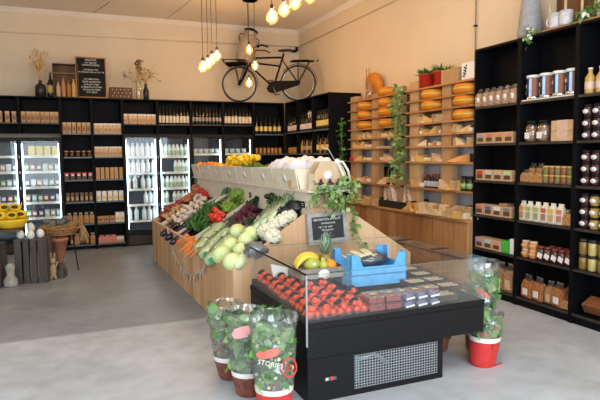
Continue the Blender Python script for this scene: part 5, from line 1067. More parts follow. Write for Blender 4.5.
for k in range(4):
    m = MB(); a0 = .3; pts = [(.13*math.cos(a), 0, .13*math.sin(a)) for a in [lerp(.35, 2.4, j/8) for j in range(9)]]
    m.tube(pts, [.006, .016, .019, .02, .02, .02, .018, .012, .006], banm, 8); m.ball(pts[-1], .007, 'panel', 6)
    o = m.build('banana'); o.location = (bx_-.105+.012*k, by_-.06+.032*k, bz_+.035); o.rotation_euler = (0, -.35, .3-.1*k); tag(o, '%s banana of the bunch in the fruit box, from the front' % ORD[k], 'banana', 'bananas in the fruit box')
tag(MB().ball((0, 0, 0), (.068, .055, .052), P('green_mango', (.34, .42, .07), .35, c2=(.50, .45, .10), scale=6), 18).box(-.012, .012, -.057, -.053, .0, .02, 'label').build('mango', loc=(bx_-.075, by_-.055, bz_+.10)), 'large green mango in the fruit box', 'mango')
tag(MB().ball((0, 0, 0), (.036, .036, .042), P('green_pear', (.45, .50, .08), .4, var=.1), 14).ball((0, 0, .04), (.02, .02, .025), P('green_pear_neck', (.45, .50, .08), .4), 10).build('pear', loc=(bx_+.018, by_-.065, bz_+.085)), 'green pear between mango and orange in the fruit box', 'pear')
k_orange.put((bx_+.085, by_-.07, bz_+.085), 0, 'front orange in the fruit box, right of the pear', None, 1.25); k_orange.put((bx_-.01, by_+.02, bz_+.10), 0, 'orange behind the mango in the fruit box', None, 1.1)
pa_ = thing('pineapple', 'pineapple with grey-green crown standing in the fruit box', 'pineapple', (bx_+.085, by_+.035, bz_)); pm = P('pineapple_skin', (.36, .26, .06), .6, c2=(.14, .13, .04), scale=45)
MB().lathe([(.03, 0), (.052, .03), (.056, .09), (.046, .14), (.02, .165), (0, .165)], pm, 16).build('fruit', pa_)
m = MB(); pc = P('pineapple_leaf', (.34, .46, .34), .5, c2=(.18, .28, .18), scale=9)
for k in range(42): a = k*2.4; e = lerp(.25, 1.5, k/42); m.leaf((0, 0, .155+.001*k), (math.cos(a)*math.cos(e), math.sin(a)*math.cos(e), math.sin(e)), .026, lerp(.09, .16, k/42), pc, -.25)
m.build('crown', pa_)
m = MB(); m.lathe([(.030, 0), (.030, .002), (0, .002)], 'label', 16, T_((.0, -.06, .085), (PI/2, .3, 0), (.9, 1.35, 1))); m.lathe([(.018, .002), (.018, .003), (0, .003)], yst, 14, T_((.0, -.06, .075), (PI/2, .3, 0))); m.build('hang_tag', pa_)
greens('lamb_lettuce', 'small green leafy tuft behind the strawberries in the case', 'greens', (1.60, 4.19, DZ+.05), 40, .05, .07, ['ivy'], .04)
tag(MB().add([(-.07, 0, 0), (.05, 0, 0), (.05, .0, .15), (-.09, 0, .19), (-.07, .02, 0), (.05, .02, 0), (.05, .02, .15), (-.09, .02, .19)], [(0, 1, 2, 3), (7, 6, 5, 4), (0, 4, 5, 1), (1, 5, 6, 2), (2, 6, 7, 3), (3, 7, 4, 0)], 'label', T_((0, 0, 0), (-.15, 0, 0))).build('paper_card', loc=(1.56, 4.10, DZ)), 'cream paper card standing behind the strawberries left of the fruit', 'card')
k_ban = None

# ============================================================ PLANT BAGS ON THE FLOOR
def plantbag(name, lab, loc, rot, h, rb_, rt, lean=(0, 0), band=None, flowers=None, print_=None, logo=False, redleaf=0, seed=1, sq=1.0, hb_=.14, nl=170):
    t = thing(name, lab, 'plant', loc, rot, 'potted plants in clear sleeves on the floor'); rr = random.Random(seed)
    def ring(z, r, n=20, j=0):
        return [((r*(1+j*rr.uniform(-1, 1)))*math.cos(2*PI*k/n)+lean[0]*z, (r*sq*(1+j*rr.uniform(-1, 1)))*math.sin(2*PI*k/n)+lean[1]*z, z) for k in range(n)]
    def loft(rs, m):
        n = len(rs[0]); vs = [p for r in rs for p in r]; return MB().add(vs, [(k*n+j, k*n+(j+1) % n, (k+1)*n+(j+1) % n, (k+1)*n+j) for k in range(len(rs)-1) for j in range(n)], m, I4, True)
    hb = hb_
    loft([ring(0, rb_*.72), ring(.02, rb_*.82), ring(hb, rb_*1.0)], band or 'red').add(ring(.001, rb_*.7), [tuple(range(20))], band or 'red').build('pot_sleeve', t)
    loft([ring(hb+.001, rb_*1.0), ring(hb+.035, rb_*1.03)], 'label').build('white_band', t)
    rs = [ring(hb+.036, rb_*1.03, j=.02)]
    for k in range(1, 7): z = lerp(hb+.04, h, k/6); rs.append(ring(z+(rr.uniform(-.02, .02) if k == 6 else 0), lerp(rb_*1.05, rt, k/6), j=.05+.05*(k == 6)))
    loft(rs, 'sleeve').build('clear_sleeve', t)
    st = MB()
    for k in range(7): a = rr.uniform(0, 6.28); r0 = rb_*.4; r1 = rt*.6; st.tube([(r0*math.cos(a)+lean[0]*hb, r0*math.sin(a)+lean[1]*hb, hb*.9), (r1*math.cos(a)*.6+lean[0]*h*.6, r1*math.sin(a)*.6+lean[1]*h*.6, h*.6), (r1*math.cos(a)+lean[0]*h*.85, r1*math.sin(a)+lean[1]*h*.85, h*.86)], .004, 'stem', 5)
    st.build('stems', t); lf = MB()
    for k in range(nl):
        z = lerp(hb, h*.84, rr.random()**.75); R_m = lerp(rb_, rt, (z-hb)/(h-hb))*.86; a = rr.uniform(0, 6.28); q = R_m*math.sqrt(rr.random())
        s_ = rr.uniform(.04, .085); lf.leaf((q*math.cos(a)*.85+lean[0]*z, q*math.sin(a)*sq*.85+lean[1]*z, z), (math.cos(a)*.3, math.sin(a)*.3, rr.uniform(-.5, 1)), s_*1.1, s_, ('bl1', 'bl2', 'bl1')[k % 3], .3, rr.uniform(-1.5, 1.5))
    lf.build('foliage', t)
    if flowers:
        for k in range(22): z = lerp(hb+.03, h*.8, rr.random()); q = lerp(rb_, rt, z/h)*.9; a = rr.uniform(3.4, 6.0); MB().ball((q*math.cos(a)+lean[0]*z, q*sq*math.sin(a)+lean[1]*z, z), rr.uniform(.008, .014), flowers, 8).build('bud', t)
    if print_:
        for nm, px, pz, w, hh, c, rz in print_:
            zz = pz*h; q = lerp(rb_, rt, pz)*1.04*sq; m = MB(); n = 8; vs = []
            for j in range(n+1):
                u = j/n*2-1; xx = px+u*w/2; yy = -math.sqrt(max(.0001, (q*1.06)**2-xx*xx*sq*sq)); e = math.sqrt(max(0, 1-abs(u)**3)); vs += [(xx+lean[0]*zz, yy+lean[1]*zz, zz-hh/2*e+u*rz), (xx+lean[0]*zz, yy+lean[1]*zz, zz+hh/2*e+u*rz)]
            m.add(vs, [(2*j, 2*j+2, 2*j+3, 2*j+1) for j in range(n)], c); m.build(nm, t)
    return t
colm('bl1', (.12, .32, .06), .5, var=.4, scale=10); colm('bl2', (.26, .44, .16), .5, var=.3, scale=10)
salmon = colm('salmon_label', (.78, .17, .13)); prnt = P('strawberry_print', (.32, .07, .04), .4, c2=(.06, .04, .03), scale=28); grn = colm('green_strip', (.06, .28, .06))
pale = colm('pale_bud', (.62, .68, .38))
plantbag('sleeved_plant', 'leafy potted plant in clear sleeve, left of the three by the case', (1.03, 3.78, 0), -.35, .56, .115, .13, (-.07, -.02), prnt, colm('red_bud', (.5, .05, .03)), None, seed=3)
plantbag('sleeved_plant', 'leafy potted plant in clear sleeve with pink round label, middle', (1.06, 3.46, 0), -.35, .58, .11, .135, (-.03, 0), prnt, None, [('pink_label', -.02, .80, .13, .075, colm('pink_label2', (.78, .36, .36)), .02)], seed=5)
pf = plantbag('sleeved_plant', 'largest sleeved plant in front with red printed logo and white buds', (1.13, 3.15, 0), -.30, .60, .12, .150, (.0, .0), 'red', pale, [('salmon_label', -.04, .70, .15, .055, salmon, .018)], seed=8)
m = MB(); text_mb(m, 'STORIES', .042, 'label', Matrix.Translation((-.03, -.152, .345)) @ Matrix.Rotation(.25, 4, 'Y') @ FY); m.build('printed_word', pf)
m = MB()
for k in range(16):
    a = 2*PI*k/16; b2 = 2*PI*(k+1)/16
    for r0, r1 in ((.040, .048),): m.add([(.085+r0*math.cos(a), -.150, .33+r0*1.3*math.sin(a)), (.085+r1*math.cos(a), -.150, .33+r1*1.3*math.sin(a)), (.085+r1*math.cos(b2), -.150, .33+r1*1.3*math.sin(b2)), (.085+r0*math.cos(b2), -.150, .33+r0*1.3*math.sin(b2))], [(0, 1, 2, 3)], 'red')
text_mb(m, 'ES', .06, 'red', Matrix.Translation((.085, -.151, .31)) @ FY); m.build('red_logo', pf)
plantbag('sleeved_plant', 'potted plant in bright red sleeve base right of the display case', (2.83, 3.22, 0), -.45, .40, .115, .115, (.12, .10), 'red', colm('red_bud2', (.55, .08, .05)), None, seed=11, hb_=.19, nl=120)
plantbag('sleeved_plant', 'tall sleeved plant with salmon label behind the red-based one', (3.00, 3.47, 0), -.45, .74, .11, .13, (.06, .02), prnt, None, [('salmon_label', -.03, .68, .10, .05, salmon, -.03)], seed=17)
plantbag('sleeved_plant', 'sleeved plant half hidden behind the case leg', (2.72, 3.62, 0), -.4, .26, .10, .11, (0, 0), prnt, None, None, seed=13)
greens('wrapped_broccoli', 'dark green wrapped plant between the left plant bags and the case', 'plant', (1.22, 3.52, .45), 90, .09, .11, ['leaf'], .05, up=(0, 0, 1)); 
MBx = MB().cyl((0, 0, 0), (0, 0, .46), .05, 'blackpl', 12); tag(MBx.build('plant_stand', loc=(1.22, 3.52, 0)), 'dark round stand under the wrapped green plant', 'stand')
tag(MB().box(-.05, .05, -.006, .006, 0, .006, 'red').build('paper_scrap', loc=(2.93, 3.16, 0), rot=.2), 'small red strip lying on the floor by the red sleeve', 'scrap')

# ============================================================ LEFT STAND: crate, eggs, basket
def slat_crate(name, lab, loc, rot, w, d, h, mt_='oldwood', open_front=False):
    t = thing(name, lab, 'crate', loc, rot, 'wooden crates by the left fridge')
    for sx in (-1, 1):
        for sy in (-1, 1): MB().cb((sx*(w/2-.02), sy*(d/2-.02), h/2), (.035, .035, h-.002), mt_).build('corner_post', t)
    for k in range(4):
        x = -w/2+w*(k+.5)/4
        MB().cb((x, -d/2-.006, h/2), (w/4-.022, .012, h), mt_).build('slat', t)
        MB().cb((x, d/2+.006, h/2), (w/4-.022, .012, h), mt_).build('slat', t)
        y = -d/2+d*(k+.5)/4
        MB().cb((-w/2-.006, y, h/2), (.012, d/4-.02, h), mt_).build('slat', t); MB().cb((w/2+.006, y, h/2), (.012, d/4-.02, h), mt_).build('slat', t)
    MB().cb((0, 0, h+.006), (w+.02, d+.02, .012), mt_).build('top', t); return t
slat_crate('wooden_crate', 'dark weathered wooden crate standing upright under the white eggs', (-.46, 7.85, 0), -.25, .36, .30, .55)
slat_crate('wooden_crate', 'dark wooden crate at the left edge under the yellow bowl', (-.98, 7.75, 0), -.2, .34, .34, .52)
tag(MB().box(-.36, .26, -.16, .16, 0, .03, 'brownwood').build('plank', loc=(-.84, 7.74, .69), rot=-.1), 'brown wooden plank carrying the yellow bowl', 'plank')
k_blkp = kind(MB().box(-.04, .04, -.1, .1, 0, .157, 'brownwood'), 'wood_block', 'block')
k_blkp.put((-1.05, 7.8, .533), 0, 'left wooden block between crate and plank', 'blocks under the plank'); k_blkp.put((-.90, 7.8, .533), 0, 'right wooden block between crate and plank', 'blocks under the plank')
MT['yb'] = P('yellow_glaze', (.80, .55, .03), .4, var=.06)
yb_ = thing('yellow_bowl', 'yellow bowl on the brown plank at the left edge', 'bowl', (-.69, 7.70, .72))
MB().lathe([(.10, 0), (.16, .03), (.20, .10), (.205, .12), (.19, .12), (.14, .04), (0, .025)], 'yb', 26).build('bowl', yb_)
k_yp = kindp('yellow_pot', 'pot', [('pot', MB().lathe([(.03, 0), (.058, .015), (.07, .05), (.06, .085), (.03, .10), (0, .103)], 'yb', 16)), ('dark_opening', MB().lathe([(.026, 0), (.026, .003), (0, .003)], 'panel', 14, T_((0, -.066, .062), (PI/2-.3, 0, 0), (1.5, .9, 1))))])
for k, (x, y, z) in enumerate(((-.10, -.08, .06), (.02, -.11, .06), (.12, -.03, .06), (-.03, .04, .07), (.06, -.02, .15), (-.08, 0, .15), (-.14, .04, .08))):
    k_yp.put((-.69+x, 7.70+y, .78+z), R.uniform(-.4, .4), '%s rounded yellow pot with dark opening in the yellow bowl' % ORD[k], 'yellow pots in the yellow bowl')
k_egg = kind(MB().lathe([(0, -.058), (.03, -.05), (.047, -.02), (.048, .01), (.035, .045), (.015, .063), (0, .066)], P('white_eggshell', (.72, .72, .68), .5, var=.04), 18), 'large_egg', 'egg')
for k, (x, y, z, n) in enumerate(((-.60, 7.80, .62, 'left'), (-.48, 7.73, .62, 'front middle'), (-.37, 7.80, .62, 'right'), (-.48, 7.84, .70, 'topmost'))): k_egg.put((x, y, z), (R.uniform(-.2, .2), R.uniform(-.2, .2), 0), n+' of the large white eggs on the dark crate', 'large white eggs on the crate')
gd = thing('white_jug', 'whitish gourd-shaped jug on the floor left of the dark crate', 'jug', (-.72, 7.62, 0))
MB().lathe([(.07, 0), (.085, .03), (.08, .09), (.04, .15), (.05, .2), (.06, .25), (.03, .29), (0, .29)], P('mottled_white', (.42, .42, .38), .6, c2=(.22, .22, .18), scale=12), 16).build('body', gd)
# low slatted part of the crate on the floor right
tag(MB().box(-.12, .12, -.09, .09, 0, .05, 'oldwood').box(-.12, .12, -.09, -.08, .05, .12, 'oldwood').box(-.12, .12, .08, .09, .05, .12, 'oldwood').build('low_tray', loc=(-.21, 7.95, 0), rot=-.3), 'low dark wooden tray on the floor right of the crate', 'tray')
# wicker basket on wire legs
wk = P('wicker', (.42, .22, .08), .7, c2=(.18, .08, .03), scale=45)
wbk = thing('wicker_basket', 'round wicker basket filled with straw on thin metal legs', 'basket', (-.15, 8.25, 0)); m = MB()
for k in range(5): z = .55+.022*k; r = .21+.012*k; m.tube([(r*math.cos(2*PI*j/24), r*math.sin(2*PI*j/24), z) for j in range(24)], .013, wk, 6, closed=True)
m.lathe([(0, .54), (.21, .545)], wk, 24); m.build('woven_bowl', wbk)
for k in range(3): a = 2*PI*k/3+.3; MB().cyl((.17*math.cos(a), .17*math.sin(a), .545), (.23*math.cos(a), .23*math.sin(a), 0), .008, 'bmetal', 6).build('leg', wbk)
m = MB()
for k in range(260):
    a = R.uniform(0, 6.28); r = R.uniform(0, .24); p = Vector((r*math.cos(a), r*math.sin(a), .62+R.uniform(0, .06))); e = p+Vector((R.uniform(-1, 1), R.uniform(-1, 1), R.uniform(-.8, .3)))*.11; m.tube([p, p.lerp(e, .5)+Vector((0, 0, .02)), e], .003, 'straw', 3)
for k in range(70):
    p = Vector((.22+R.uniform(0, .05), -.06+R.uniform(-.1, .1), .62)); e = p+Vector((R.uniform(0, .12), R.uniform(-.1, .1), -R.uniform(.1, .22))); m.tube([p, p+Vector((.05, 0, .02)), e], .0025, 'straw', 3)
o = m.build('straw', loc=(-.15, 8.25, 0)); tag(o, 'dry straw filling and spilling out of the wicker basket', 'straw'); o['kind'] = 'stuff'
k_nest = kind(MB().ball((0, 0, 0), (.06, .05, .04), P('dark_mottled', (.07, .07, .07), .6, c2=(.25, .24, .22), scale=25), 12, nz=.4), 'pine_cone', 'decoration')
for k, (x, y) in enumerate(((-.08, -.05), (.02, -.1), (.1, 0), (0, .05), (-.15, .02), (.08, .1), (-.02, -.02))): k_nest.put((-.15+x, 8.25+y, .70+.02*(k % 3)), R.uniform(0, 6), '%s dark mottled bundle lying on the straw of the basket' % ORD[k], 'dark bundles on the straw')
tag(MB().lathe([(.03, 0), (.04, .03), (.105, .30), (.11, .30), (.11, .34), (.095, .34), (.04, .04), (0, .03)], 'terra', 20).build('terracotta_pot', loc=(-.15, 8.0, .18)), 'terracotta pot below the front of the wicker basket', 'pot')
tag(MB().cyl((0, 0, 0), (0, 0, .18), .06, 'oldwood', 12).build('pot_block', loc=(-.15, 8.0, 0)), 'dark wooden block under the terracotta pot', 'block')
rbt = MB(); f_ = P('tan_felt', (.40, .27, .16), .9, var=.1); rbt.ball((0, 0, .12), (.04, .03, .10), f_, 12); rbt.ball((0, 0, .25), (.035, .03, .04), f_, 12); rbt.cyl((-.03, 0, .16), (-.07, -.01, .09), .012, f_, 6); rbt.cyl((.03, 0, .16), (.06, -.01, .24), .012, f_, 6); rbt.cyl((-.015, 0, .28), (-.025, 0, .36), .010, f_, 6); rbt.cyl((.015, 0, .28), (.03, 0, .35), .010, f_, 6); rbt.cyl((-.02, 0, .06), (-.035, 0, 0), .015, f_, 6); rbt.cyl((.02, 0, .06), (.035, 0, 0), .015, f_, 6)
tag(rbt.build('felt_rabbit', loc=(-.24, 7.80, 0)), 'tan felt rabbit standing between crate and terracotta pot', 'toy')

# ============================================================ DECOR ON TOP OF THE BACK SHELVES
ZT = 2.601; YD_ = 10.26
def on(px, y=YD_): return AY(px, 98, y).x
def stalks(n, h0, h1, spread, m, head=None, base=.2, seed=2):
    rr = random.Random(seed); mb = MB()
    for k in range(n):
        a = rr.uniform(0, 6.28); e = rr.uniform(0, 1)*spread; h = rr.uniform(h0, h1); tip = Vector((e*math.cos(a), e*math.sin(a)*.5, base+h)); mb.tube([(0, 0, base), (tip.x*.3, tip.y*.3, base+h*.5), tip], .0045, m, 4)
        if head: mb.ball(tip, (.014, .014, .045), head, 6, rot=(tip.y*2, tip.x*2, 0))
    return mb
v = thing('dried_wheat_vase', 'black bottle vase with dried wheat on the far-left cupboard', 'vase', (on(41), YD_, ZT))
MB().lathe([(.065, 0), (.085, .01), (.085, .17), (.06, .21), (.025, .23), (.025, .27), (.032, .275), (0, .275)], 'blackpl', 18).build('vase', v)
stalks(34, .25, .52, .17, 'straw', 'straw', .24, 4).build('wheat', v)
tag(MB().lathe([(.05, 0), (.055, .01), (.055, .22), (.03, .29), (.018, .31), (.018, .40), (.021, .41), (0, .41)], 'bottleg', 16).lathe([(.056, .07), (.0565, .2)], 'gold', 16).build('wine_bottle', loc=(on(51), YD_, ZT)), 'dark wine bottle with gold label between vase and wooden box', 'bottle')
wb = thing('wooden_wine_box', 'open brown wooden box with tall bottles left of the letter board', 'box', (on(66.5), YD_, ZT))
m = MB(); W2 = .20; m.box(-W2, W2, .08, .09, 0, .56, 'brownwood'); m.box(-W2, -W2+.012, -.08, .08, 0, .56, 'brownwood'); m.box(W2-.012, W2, -.08, .08, 0, .56, 'brownwood'); m.box(-W2+.012, W2-.012, -.08, .08, .548, .56, 'brownwood'); m.box(-W2+.012, W2-.012, -.08, .08, 0, .012, 'brownwood'); m.build('box', wb); MB().box(-W2+.013, W2-.013, -.04, .079, .40, .41, 'rack').build('shelf', wb)
for k, (dx, h, c) in enumerate(((-.12, .24, 'kraft'), (-.04, .32, 'rack'), (.04, .27, 'terra'), (.12, .30, 'gold'))): tag(MB().lathe([(.032, 0), (.035, .01), (.035, h*.7), (.015, h*.82), (.015, h), (0, h)], c, 12).build('tall_bottle', loc=(on(66.5)+dx, YD_-.04, ZT+.0125)), '%s tall bottle from the left in the brown wooden box' % ORD[k], 'bottle', 'bottles in the brown wooden box')
lb = thing('letter_board', 'black letter board with white text in a thin wooden frame', 'sign', (on(92), YD_-.05, ZT+.005)); lb.rotation_euler = (-.06, 0, 0)
Wb, Hb = .50, .70; m = MB()
for a in ((-Wb/2, Wb/2, Hb-.02, Hb), (-Wb/2, Wb/2, 0, .02), (-Wb/2, -Wb/2+.02, .02, Hb-.02), (Wb/2-.02, Wb/2, .02, Hb-.02)): m.box(a[0], a[1], 0, .03, a[2], a[3], 'rack')
m.build('frame', lb); MB().box(-Wb/2+.02, Wb/2-.02, .01, .025, .02, Hb-.02, colm('felt_black', (.008, .008, .009), .9)).build('felt_panel', lb)
m = MB()
for s, z, sz in (('WELKOM', .635, .042), ('DIT ZIJN DE', .59, .036), ('OPENINGSTIJDEN', .55, .036), ('DINSDAG T/M', .47, .036), ('ZATERDAG VAN 10 TOT 18', .43, .034), ('WIJ VERKOPEN', .31, .036), ('VERSE GROENTEN', .265, .036), ('KAAS EN WIJN', .22, .036), ('STREEKPRODUCTEN', .175, .036), ('BROOD EN MEER', .13, .036), ('TOT ZIENS', .085, .036)): text_mb(MB(), s, sz, 'label', Matrix.Translation((0, .008, z)) @ FY).build('text_line', lb)

sb = thing('star_box', 'brown lattice box with rows of bright dots right of letter board', 'box', (on(121), YD_, ZT))
MB().box(-.19, .19, -.06, .06, 0, .20, 'brownwood').build('box', sb); m = MB()
for r_ in range(3):
    for c_ in range(5): MB().ball((-.14+.065*c_+(.03 if r_ % 2 else 0), -.061, .05+.055*r_), (.010, .004, .010), colm('pale_dot', (.75, .65, .45)), 6).build('dot', sb)

v = thing('dried_flower_vase', 'clear glass vase of tall dried flowers left of the black vase', 'vase', (on(139), YD_, ZT))
MB().lathe([(.05, 0), (.055, .01), (.05, .22), (.045, .3), (.06, .32)], 'jar', 16).build('glass', v); mb = stalks(22, .35, .62, .16, 'straw', None, .05, 9)
dk = P('dried_brown_petals', (.26, .13, .05), .8, var=.3)
for k in range(60): mb.leaf((R.uniform(-.03, .07), R.uniform(-.04, .04), .52+R.uniform(0, .16)), (R.uniform(-1, 1), R.uniform(-1, 1), R.uniform(-.5, 1)), .04, .06, dk)
for k in range(24): mb.leaf((-.10-R.uniform(0, .14), 0, .36+R.uniform(0, .13)), (-1, R.uniform(-1, 1), R.uniform(-.2, .4)), .025, .07, dk)
mb.build('dried_flowers', v)
v = thing('dried_leaf_vase', 'slim black vase with spreading dried leaves', 'vase', (on(146), YD_-.02, ZT))
MB().lathe([(.04, 0), (.05, .01), (.05, .16), (.025, .22), (.022, .27), (.03, .28), (0, .28)], 'blackpl', 16).build('vase', v); mb = stalks(16, .15, .4, .22, 'straw', None, .25, 12)
for k in range(90): a = R.uniform(0, PI); r = R.uniform(.05, .24); mb.leaf((r*math.cos(a), R.uniform(-.04, .04), .30+r*math.sin(a)), (math.cos(a), R.uniform(-.5, .5), math.sin(a)), .03, .06, dk if k % 2 else 'straw')
mb.build('dried_leaves', v)

# ============================================================ BICYCLE
by = 10.34; bk = thing('bicycle', 'old black roadster bicycle standing on top of the shelving', 'bicycle', (3.61, 9.94, ZT), -.467)
WR = .335; XF, XB = -.62, .50; ax = WR+.003
bkm = P('worn_black_enamel', (.006, .005, .004), .7, var=.3, scale=20, spec=.15)
def wheelmb(): 
    m = MB(); m.tube([(WR*math.cos(2*PI*k/40)*.95, 0, WR*math.sin(2*PI*k/40)*.95) for k in range(40)], .020, 'blackpl', 7, closed=True); return m
for x, nm in ((XF, 'front_wheel'), (XB, 'rear_wheel')):
    w = wheelmb().build(nm, bk, (x, 0, ax)); MB().tube([(.285*math.cos(2*PI*k/36)*1.04, 0, .285*math.sin(2*PI*k/36)*1.04) for k in range(36)], .009, 'steel', 5, closed=True).build('rim', w)
    s = MB()
    for k in range(28): a = 2*PI*k/28; s.cyl((.02*math.cos(a+.6), .018*(-1)**k, .02*math.sin(a+.6)), (.29*math.cos(a), 0, .29*math.sin(a)), .0018, 'steel', 3)
    s.build('spokes', w); MB().cyl((0, -.045, 0), (0, .045, 0), .022, bkm, 10).build('hub', w)
def V(px, py): p = AY(px, py, by); return (p.x-3.68, 0, p.z-ZT)
hd0, hd1 = (-.40, 0, .82), (-.43, 0, .70); st0, st1 = (.22, 0, .80), (.08, 0, .30); bbk = (.03, 0, .27)
f = MB(); r = .018
f.tube([hd0, (.19, 0, .82)], r, bkm, 8); f.tube([(-.42, 0, .74), (.16, 0, .66)], r*.9, bkm, 8); f.tube([hd1, bbk], r, bkm, 8); f.tube([(.24, 0, .90), bbk], r, bkm, 8); f.tube([(-.385, 0, .88), hd1], r*1.3, bkm, 8)
for s_ in (-.05, .05): f.tube([bbk, (XB, s_, ax)], r*.7, bkm, 6); f.tube([(.20, 0, .78), (XB, s_, ax)], r*.65, bkm, 6)
f.build('frame', bk)
f = MB()
for s_ in (-.05, .05): f.tube([hd1, (-.45, s_, .66), (-.53, s_, .48), (XF, s_, ax)], r*.75, bkm, 6)
f.build('fork', bk)
f = MB(); f.tube([(-.385, 0, .86), (-.37, 0, .96)], .012, bkm, 6); f.tube([(-.30, -.25, .97), (-.22, -.27, 1.02), (-.38, -.13, 1.0), (-.40, 0, .96), (-.38, .13, 1.0), (-.22, .27, 1.02), (-.12, .28, .97)], .011, bkm, 6); f.tube([(-.22, -.27, 1.02), (-.09, -.28, .98)], .018, 'blackpl', 8); f.ball((-.50, 0, .90), (.05, .045, .045), bkm, 10); f.v = [v+Vector((.07, 0, -.01)) if v.z > .93 else v for v in f.v]; f.build('handlebar', bk)
f = MB(); f.tube([(.22, 0, .84), (.25, 0, .92)], .012, 'steel', 6); f.build('seat_post', bk)
f = MB(); f.prism([(-.13, -.02), (-.10, -.03), (.06, -.09), (.12, -.08), (.14, 0), (.12, .08), (.06, .09), (-.10, .03), (-.13, .02)], .93, .965, 'blackpl', T_((.26, 0, 0))); f.tube([(.20, -.04, .90), (.34, -.06, .90)], .010, 'steel', 5); f.tube([(.20, .04, .90), (.34, .06, .90)], .010, 'steel', 5); f.build('saddle', bk, bevel=.008)
f = MB(); f.prism([(bbk[0]-.12, .24), (bbk[0]-.09, .18), (bbk[0], .15), (XB, ax-.05), (XB+.05, ax), (XB, ax+.04), (bbk[0]+.05, .38), (bbk[0]-.06, .36)], -.075, -.05, bkm, YZ); f.build('chain_case', bk)
f = MB(); f.tube([(.03, -.09, .27), (.10, -.10, .13)], .010, 'steel', 6); f.box(.05, .16, -.15, -.10, .11, .135, 'blackpl'); f.tube([(.03, .09, .27), (-.04, .10, .41)], .010, 'steel', 6); f.box(-.09, .02, .10, .15, .40, .425, 'blackpl'); f.build('crank_and_pedals', bk)
for x, a0, a1 in ((XF, .55, 2.9), (XB, -.1, 2.5)):
    m = MB(); n = 20; vs = []
    for k in range(n+1):
        a = lerp(a0, a1, k/n)
        if x == XF: a = lerp(-.15, 2.2, k/n)
        for s_ in (-.028, 0, .028): vs.append((x+(WR+.03-abs(s_)*.3)*math.cos(a), s_, ax+(WR+.03-abs(s_)*.3)*math.sin(a)))
    m.add(vs, [(3*k+j, 3*k+j+1, 3*k+4+j, 3*k+3+j) for k in range(n) for j in range(2)], bkm, I4, True); m.build('mudguard', bk)
f = MB(); 
for s_ in (-.06, -.02, .02, .06): f.tube([(.36, s_, .74), (.80, s_, .74)], .008, bkm, 5)
f.tube([(.36, -.06, .74), (.36, .06, .74)], .008, bkm, 5); f.tube([(.86, -.06, .74), (.88, 0, .76), (.86, .06, .74)], .008, bkm, 5); f.box(.40, .70, -.05, .05, .75, .765, bkm)
for s_ in (-.06, .06): f.tube([(.72, s_, .74), (XB, s_, ax)], .007, bkm, 5); f.tube([(.50, s_, .74), (XB, s_, ax)], .007, bkm, 5)
f.build('rear_rack', bk)
f = MB()
for k in range(5): f.tube([(-.86, -.16+.08*k, .70), (-.48, -.16+.08*k, .72)], .008, bkm, 5)
f.tube([(-.86, -.18, .70), (-.90, -.18, .78), (-.90, .18, .78), (-.86, .18, .70)], .009, bkm, 5); f.tube([(-.90, -.18, .78), (-.46, -.18, .76)], .009, bkm, 5); f.tube([(-.90, .18, .78), (-.46, .18, .76)], .009, bkm, 5); f.box(-.84, -.5, -.16, .16, .715, .735, bkm)
for s_ in (-.06, .06): f.tube([(-.70, s_, .70), (XF, s_, ax)], .008, bkm, 5); f.tube([(-.50, s_, .70), (XF, s_, ax)], .008, bkm, 5)
f.build('front_carrier', bk)
mc = thing('milk_churn', 'dull metal milk churn tilted on the bicycle front carrier', 'milk churn', (3.14, 10.17, ZT+.755)); mc.rotation_euler = (0, .26, 0); mc.scale = (1.2, 1.2, 1.15)
ch = P('dull_tin', (.50, .42, .31), .55, .2, c2=(.34, .28, .20), scale=8)
MB().lathe([(.13, 0), (.145, .01), (.145, .02), (.14, .03), (.14, .30), (.13, .36), (.085, .43), (.08, .46), (.10, .49), (.10, .50), (0, .50)], ch, 22).build('can', mc)
MB().lathe([(.105, .50), (.11, .53), (.05, .56), (0, .56)], bkm, 18).build('lid', mc)
for s_ in (-1, 1): MB().tube([(s_*.10, 0, .44), (s_*.16, 0, .42), (s_*.165, 0, .34), (s_*.14, 0, .31)], .008, bkm, 6).build('handle', mc)

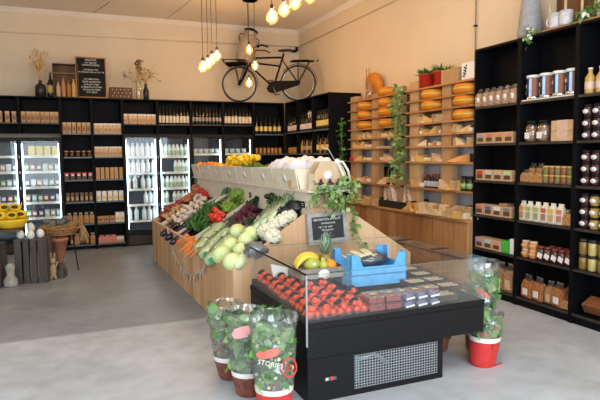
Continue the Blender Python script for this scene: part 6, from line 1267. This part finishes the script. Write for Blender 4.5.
# ============================================================ PENDANT LAMPS
def pendant(kind_, loc, lab, group, r=.072, up=None, ceil=(0, 0), en=9):
    """loc = bulb centre"""
    x, y, z = loc; cx, cy = ceil if ceil != (0, 0) else (x, y)
    t = thing('pendant_lamp', lab, 'lamp', (cx, cy, ZC), 0, group); o = Vector((cx, cy, ZC)); b = Vector(loc)-o
    MB().tube([(0, 0, -.03), b+Vector((0, 0, r*1.95))], .0045, colm('brown_flex', (.05, .03, .02)), 5).build('cord', t)
    MB().lathe([(.017, r*1.25), (.019, r*1.3), (.019, r*1.85), (.008, r*2.0), (0, r*2.0)], 'panel', 12, Matrix.Translation(b)).build('socket', t)
    MB().lathe([(0, -r*1.15), (r*.25, -r*1.12), (r*.5, -r*.95), (r*.92, -r*.45), (r, 0), (r*.85, r*.5), (r*.45, r*1.0), (r*.26, r*1.3)], 'amber', 16, Matrix.Translation(b)).build('bulb', t)
    MB().tube([b+Vector((q*r*.25, 0, zz*r)) for q, zz in ((-1, .45), (-.8, -.45), (-.3, .4), (.1, -.5), (.5, .4), (.9, -.45), (1, .45))], r*.075, 'fil', 4).build('filament', t)
    l = bpy.data.lights.new('bulb_light', 'POINT'); l.energy = en; l.color = (1, .62, .25); l.shadow_soft_size = r*.6
    lo = bpy.data.objects.new('bulb_light', l); COL.objects.link(lo); lo.parent = t; lo.location = b
    return t
def canopy(x, y, lab, r=.13): return tag(MB().lathe([(r*.9, -.05), (r, -.04), (r, 0)], 'panel', 24).lathe([(0, -.05), (r*.9, -.05)], 'panel', 24).build('ceiling_canopy', loc=(x, y, ZC-.001)), lab, 'ceiling rose', 'ceiling roses')
EN = 19
for k, (px, py, Y) in enumerate(((203, 67, 7.6), (208, 64, 7.75), (212, 60, 7.9), (217, 56, 8.05))):
    p = AY(px, py, Y); pendant('a', p, '%s from the left of the four low bulbs over the fridges' % ORD[k], 'low hanging bulbs on the left', en=EN, r=.064)
cp = AZ(250, 1, 4.12); canopy(cp.x, cp.y, 'dark round ceiling rose above the bicycle')
for k, (px, py, n) in enumerate(((249, 50, 'highest'), (255, 66, 'middle'), (249, 83, 'lowest'))):
    p = AY(px, py, cp.y-.05+.05*k); c_ = (cp.x-.06+.06*k, cp.y-.05+.05*k); pendant('b', p, n+' of three bulbs hanging in front of the bicycle', 'bulbs before the bicycle', r=.066, ceil=(p.x, c_[1]), en=EN*.6)
for k, (px, py, Y) in enumerate(((272, 17, 5.6), (284, 10, 5.7), (295, 3, 5.8), (310, -3, 5.9))):
    p = AY(px, py, Y); pendant('c', p, '%s from the left of the large bulbs at the top edge' % ORD[k], 'large bulbs at the top of the photo', r=.066, en=EN)
